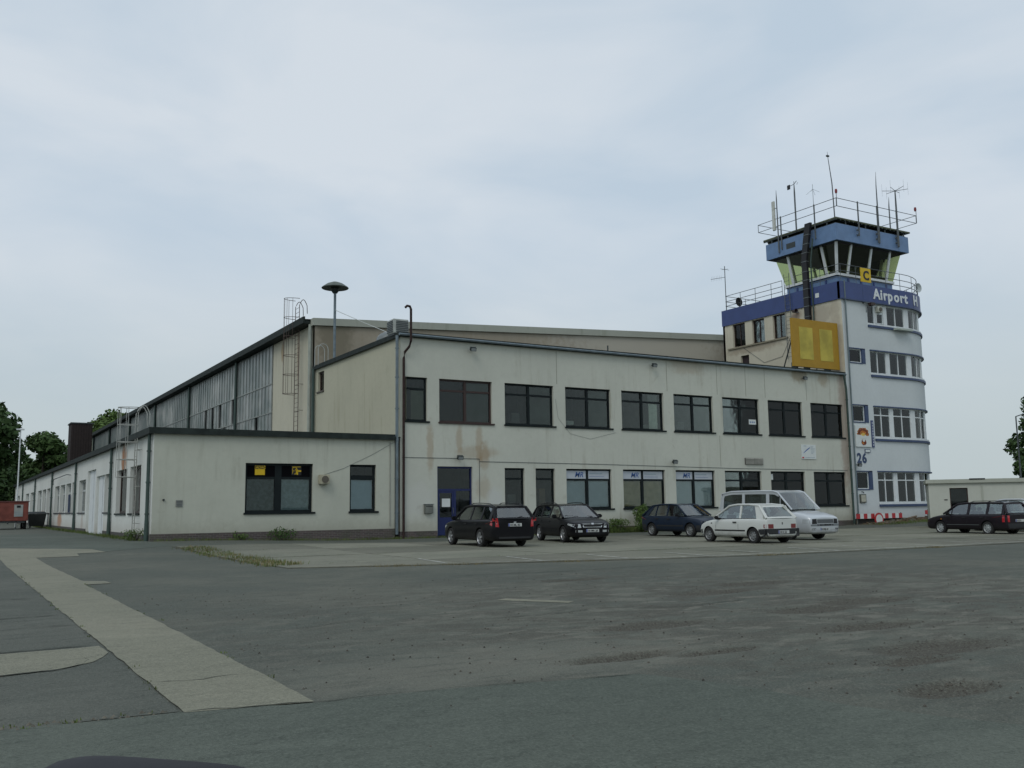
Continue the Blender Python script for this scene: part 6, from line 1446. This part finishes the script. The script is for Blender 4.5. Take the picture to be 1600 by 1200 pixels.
old = dict(estate); old.update(nose=.07, tail=.07, front=2.12, rear=-2.22, W=1.68, WB=2.5, Rw=.29, paint=P_blk2, wheel='cover', wr=.56, roofidx=(1, 4),
    belt=[(-2.22, .90), (0, .88), (1.0, .86), (1.6, .80), (2.12, .64)], deck=[(-2.22, .90), (1.1, .91), (1.7, .85), (2.12, .68)],
    top=[(1.10, .90), (.42, 1.34), (0, 1.38), (-1.2, 1.39), (-1.95, 1.36), (-2.20, .90)], rearglass=(.95, 1.31), sides=[(-1.98, -1.25, 'g'), (-1.15, -.28, 'g'), (-.16, .95, 'g')], pillars=[(-2.0, .07, .02), (-1.2, .06, 0), (-.22, .06, 0), (.66, .012, 0)],
    pillarm=P_blk2, rails=(-.25, -1.9), mirrorm=M_black, mirror=.70, seams=[-.24, .88, -1.2], handles=[-.08, -1.0],
    decals=[([(-.76, .28), (.76, .28), (.76, .48), (-.76, .48)], '+x', P_plas, 'bumper'), ([(-.76, .28), (.76, .28), (.76, .50), (-.76, .50)], '-x', P_plas, 'bumper'), ([(-.42, .54), (.42, .54), (.42, .66), (-.42, .66)], '+x', M_black, 'grille')],
    pairs=[([(.44, .54), (.74, .54), (.74, .66), (.44, .66)], '+x', M_head, 'headlight'), ([(.60, .56), (.82, .56), (.82, .84), (.60, .84)], '-x', M_tail, 'tail_light'), ([(-2.20, .56), (-2.0, .56), (-2.0, .84), (-2.20, .84)], 'y', M_tail, 'tail_light_side'),
           ([(1.88, .58), (2.06, .56), (2.06, .70), (1.88, .72)], 'y', M_amber, 'indicator'), ([(-.95, .42), (.95, .42), (.95, .44), (-.95, .44)], 'y', M_galv, 'side_trim'), ([(1.12, .66), (1.2, .66), (1.2, .7), (1.12, .7)], 'y', M_amber, 'side_indicator')],
    plates=[((0, .40), '+x', 'HI E 9'), ((0, .62), '-x', 'HI E 9')])
cE, _ = car('estate_car', 'older black estate car with roof rails and pale wheel covers, parked beside the hut', 'car', old, 'cars parked beside the hut'); place(cE, 39.6, 25.75, 83, s=.98, z=-.02)
sed = dict(hatch); sed.update(paint=P_sil2, pillarm=P_sil2, wheel='cover', wr=.58, mirrorm=P_sil2, W=1.70)
cF, _ = car('hatchback_car', 'pale silver car half hidden behind the older black estate by the hut', 'car', sed, 'cars parked beside the hut'); place(cF, 43.2, 26.2, 84, s=1.05)

# ---------------------------------------------------------------- trailer, bin, lamp post, own mirror
r = root('box_trailer', (4.6, 80, .19), 'red box trailer with a white notice, parked far left by the low wing', 'trailer')
z0 = .19; M_trr = mat('trailer_red', (.19, .055, .04), .7, var=.25, scale=2)
mb = MB(); mb.box(2.6, 5.42, 80.0, 84.6, z0+.62, z0+2.05); mb.build('box', M_trr, r, bevel=.03)
mb = MB(); mb.box(2.55, 5.47, 79.95, 84.65, z0+2.05, z0+2.12); mb.build('lid', mat('trailer_lid', (.12, .05, .045), .7), r)
mb = MB(); mb.box(4.45, 5.05, 79.975, 79.995, z0+.95, z0+1.85); no = mb.build('notice', mat('notice_grey', (.34, .36, .34), .7), r)
mb = MB(); mb.box(4.62, 4.88, 79.965, 79.973, z0+1.62, z0+1.78); mb.build('mark', M_black, no)
for k in range(3):
    mb = MB(); mb.box(4.5, 5.0, 79.965, 79.973, z0+1.0+k*.14, z0+1.04+k*.14); mb.build('text_line', mat('print_grey', (.3, .38, .42), .6), no)
mb = MB(); mb.box(2.8, 5.2, 80, 84.5, z0+.48, z0+.60); mb.tube([(4.0, 80, z0+.5), (4.0, 78.6, z0+.45)], .05); mb.build('chassis', M_dark, r)
for x in (2.75, 5.25):
    for y in (80.8, 83.6):
        mb = MB(); mb.tube([(x-.1, y, z0+.32), (x+.1, y, z0+.32)], .32, 20); wl_ = mb.build('wheel', M_tyre, r)
        mb = MB(); mb.tube([(x-.11, y, z0+.32), (x+.11, y, z0+.32)], .17, 14); mb.build('rim', M_steel, wl_)
mb = MB(); mb.tube([(4.6, 79.9, z0), (4.6, 79.9, z0+.6)], .035); mb.build('prop', M_dark, r)
r = root('waste_container', (6.3, 86, .19), 'dark plastic waste container with sloping lid beside the red trailer', 'bin')
M_bin = mat('bin_dark', (.022, .027, .027), .55); bx, by = 6.45, 86
mb = MB(); mb.add([(bx-.55, by-.4, z0+.15), (bx+.55, by-.4, z0+.15), (bx+.55, by+.4, z0+.15), (bx-.55, by+.4, z0+.15), (bx-.68, by-.55, z0+1.12), (bx+.68, by-.55, z0+1.12), (bx+.68, by+.55, z0+1.12), (bx-.68, by+.55, z0+1.12)], [(3, 2, 1, 0), (4, 5, 6, 7), (0, 1, 5, 4), (1, 2, 6, 5), (2, 3, 7, 6), (3, 0, 4, 7)]); mb.build('body', M_bin, r, bevel=.04)
mb = MB(); mb.add([(bx-.70, by-.58, z0+1.13), (bx+.70, by-.58, z0+1.13), (bx+.70, by+.58, z0+1.18), (bx-.70, by+.58, z0+1.18), (bx-.62, by-.2, z0+1.30), (bx+.62, by-.2, z0+1.30), (bx+.62, by+.5, z0+1.32), (bx-.62, by+.5, z0+1.32)], [(3, 2, 1, 0), (4, 5, 6, 7), (0, 1, 5, 4), (1, 2, 6, 5), (2, 3, 7, 6), (3, 0, 4, 7)]); mb.build('lid', M_bin, r, bevel=.04)
for x in (bx-.45, bx+.45):
    for y in (by-.35, by+.35):
        mb = MB(); mb.tube([(x-.03, y, z0+.08), (x+.03, y, z0+.08)], .08, 12); mb.build('castor', M_tyre, r)
r = root('lamp_post', (5.35, 93, .19), 'slim white lamp post behind the red trailer', 'lamp post')
mb = MB(); mb.tube([(5.35, 93, 0), (5.35, 93, 8.7)], [.065, .045], 8); mb.build('pole', M_white, r, smooth=True)
mb = MB(); mb.box(5.0, 5.65, 92.85, 93.15, 8.7, 8.82); mb.build('lamp_head', M_white, r)
r = root('lamp_post', (74.5, 44.3, 0), 'thin grey pole in front of the trees at the right edge', 'lamp post')
mb = MB(); mb.tube([(74.5, 44.3, 0), (74.5, 44.3, 8.2)], [.09, .05], 8); mb.build('pole', M_greyst, r, smooth=True)
mb = MB(); mb.tube([(74.5, 44.3, 8.2), (75.1, 44.0, 8.4)], .04); mb.build('arm', M_greyst, r)
# the wing mirror of the car the picture was taken from
c0 = Vector((.160, .842, 1.109)); ax_ = Vector((.864, -.504, 0)); az_ = Vector((0, 0, 1)); ay_ = Vector((.504, .864, 0))
r = root('wing_mirror', tuple(c0), 'dark car wing mirror housing cut by the bottom left edge of the picture', 'mirror')
def super_(a, b, c, e1=.45, e2=.5, n=26, k=16):
    v = []; f = []
    sg = lambda t, p: math.copysign(abs(t)**p, t)
    for i in range(k+1):
        ph = -math.pi/2+math.pi*i/k
        for j in range(n):
            th = 2*math.pi*j/n; x = a*sg(math.cos(ph), e1)*sg(math.cos(th), e2); y = b*sg(math.cos(ph), e1)*sg(math.sin(th), e2); z = c*sg(math.sin(ph), e1)
            v.append(c0+ax_*x+ay_*y+az_*(z*(1-.12*(x/a))))
    for i in range(k):
        for j in range(n): f.append((i*n+j, i*n+(j+1) % n, (i+1)*n+(j+1) % n, (i+1)*n+j))
    return v, f
v, f = super_(.118, .055, .082); mb = MB(); mb.add(v, f); mb.build('housing', mat('mirror_plastic', (.008, .008, .012), .55, spec=.2, var=0), r, smooth=True)
mb = MB(); v = [c0+ax_*(.1*math.cos(t)*abs(math.cos(t))**-.35 if abs(math.cos(t)) > .01 else 0)+az_*(.065*math.sin(t))-ay_*.052 for t in [2*math.pi*k/24+.01 for k in range(24)]]; mb.prism([(0, 0), (1, 0), (0, 1)], lambda a, b, d: tuple(c0+ax_*(a*.02)+az_*(b*.02)+ay_*d*.01), -.1, .1); mb.build('pivot', M_black, r)
mb = MB(); mb.add(v+[p-ay_*.004 for p in v], [tuple(range(24)), tuple(range(24, 48))[::-1]]+[(i, (i+1) % 24, 24+(i+1) % 24, 24+i) for i in range(24)]); mb.build('mirror_glass', M_chrome, r)
mb = MB(); mb.tube([tuple(c0+ax_*-.09-az_*.06), tuple(c0+ax_*-.2-az_*.10-ay_*.1)], .03, 10); mb.build('arm', M_black, r, smooth=True)

# ---------------------------------------------------------------- plants
def bush(x, y, h, rr, label, m, n, size, name='bush', seed=2):
    random.seed(seed); z = g(x, y); r = root(name, (x, y, z), label, 'bush')
    for k in range(7):
        a = random.uniform(0, 6.28); q = rr*random.uniform(.2, .7); mb = MB(); mb.tube([(x, y, z-.03), (x+q*.5*math.cos(a), y+q*.4*math.sin(a), z+h*.5), (x+q*math.cos(a), y+q*.6*math.sin(a), z+h*.85)], [.018, .012, .005], 5); mb.build('stem', M_bark, r)
    L = [((x+random.uniform(-.5, .5)*rr, y+random.uniform(-.3, .3)*rr, z+h*random.uniform(.25, .8)), (rr*.45, rr*.35, h*.28)) for k in range(9)]
    leaves('foliage', L, n, size, m, r); return r
bush(32.3, 39.85, 1.45, .8, 'leafy green bush at the foot of the wall left of the dark blue hatchback', M_leaf3, 2400, .055)
bush(30.7, 40.05, .75, .9, 'low green shrub against the wall just left of the leafy bush', M_leaf3, 1100, .05, seed=5)
bush(12.7, 40.35, .6, .75, 'wild green weed clump under the wide window with yellow signs', M_leaf, 420, .045, seed=8)
bush(10.9, 40.45, .4, .5, 'tiny weed clump at the plinth left of the weed clump under the wide window', M_leaf3, 250, .04, seed=9)
bush(7.0, 42.2, .5, .7, 'small weeds around the foot of the pale ladder', M_leaf3, 500, .04, seed=12)
random.seed(11)
P1 = [(random.uniform(7.0, 7.9)+(35-y)*.0, y) for y in [23.3+random.random()**1.2*11 for k in range(300)]]
tufts('grass', P1[:150], .10, 8, M_dry, 'dry yellow grass mixed into the strip along the left edge of the apron')
tufts('grass', P1[100:], .10, 8, M_grass, 'strip of rough grass along the left edge of the concrete apron')
tufts('grass', [(random.uniform(28.8, 33.6), random.gauss(40.3, .15)) for k in range(260)], .30, 9, M_grass, 'taller grass at the wall foot around the green bush')
tufts('grass', [(random.uniform(7.5, 27), random.gauss(40.45, .10)) for k in range(330)], .12, 7, M_grass, 'short weeds along the dark brick plinth')
tufts('grass', [(random.gauss(6.9, .15), random.uniform(41, 92)) for k in range(330)], .16, 7, M_grass, 'weeds along the foot of the white side wall')
tufts('grass', [(random.uniform(49.5, 60), random.gauss(38.6, .5)) for k in range(260)], .14, 8, M_grass, 'grass in front of the rubble by the tower')
tufts('grass', [(random.uniform(8, 45), random.choice((23.4, 27.4, 31.4, 35.3))+random.gauss(0, .04)) for k in range(420)], .05, 6, M_grass, 'weeds growing in the joints of the concrete apron')
tufts('grass', [(x, yf(x)+random.gauss(0, .05)) for x in [random.choice((9.6, 11.2, 14, 20, 26.5))+random.gauss(0, .35) for k in range(160)]], .05, 6, M_dry, 'dry weeds along the front edge of the concrete apron')
tufts('grass', [(.55+random.gauss(0, .35), 7.1+random.gauss(0, .03)) for k in range(10)], .025, 6, M_grass, 'small weeds in the broken asphalt joint at lower left', .02)
tufts('grass', [(random.choice((1.49, 1.51, 2.44))+random.gauss(0, .02), random.uniform(8, 24)) for k in range(34)], .03, 5, M_grass, 'tiny weeds along the edges of the pale concrete strip', .02)
TG = 'trees behind the long low wing'
tree(2.4, 150, 17.5, 8.5, 'large dark broadleaf tree at the far left edge', M_leaf2, 11000, .5, 18, .12, TG, 3)
tree(-9, 140, 18.5, 8, 'tallest dark tree beyond the left edge of the picture', M_leaf2, 9000, .5, 16, .12, TG, 21)
tree(12.6, 160, 13.6, 6.2, 'rounded tree between the far left tree and the dark chimney box', M_leaf, 8500, .42, 15, .15, TG, 5)
tree(5.5, 176, 11, 6, 'lower tree filling the gap behind the far left tree', M_leaf2, 6000, .45, 12, .1, TG, 6)
tree(24.3, 176, 19.3, 6.5, 'bright green tree top showing above the hangar roof', M_leaf3, 8500, .42, 15, .3, TG, 7)
tree(10.5, 185, 11.5, 7, 'low dark tree seen between the two left trees', M_leaf2, 5000, .5, 10, .05, TG, 14)
tree(-2, 172, 9, 8, 'low dark tree at the end of the yard', M_leaf2, 6000, .5, 12, .05, TG, 8)
TR2 = 'trees at the right edge'
tree(83.0, 47.6, 6.5, 3.2, 'low dense tree behind the hut roof at the right edge', M_leaf2, 5000, .22, 10, .03, TR2, 23)
tree(82.6, 43.0, 11.8, 4.3, 'tall dark tree beyond the right edge, farthest right of its group', M_leaf2, 14000, .24, 16, .08, TR2, 9)
tree(86.0, 47.2, 12.6, 4.7, 'tall dark tree with a rounded crown rising at the right edge beyond the hut', M_leaf2, 12000, .26, 17, .08, TR2, 10)
tree(80.6, 47.0, 5.6, 2.0, 'low bushy tree behind the grey pole at the right edge', M_leaf2, 4500, .18, 10, .05, TR2, 13)
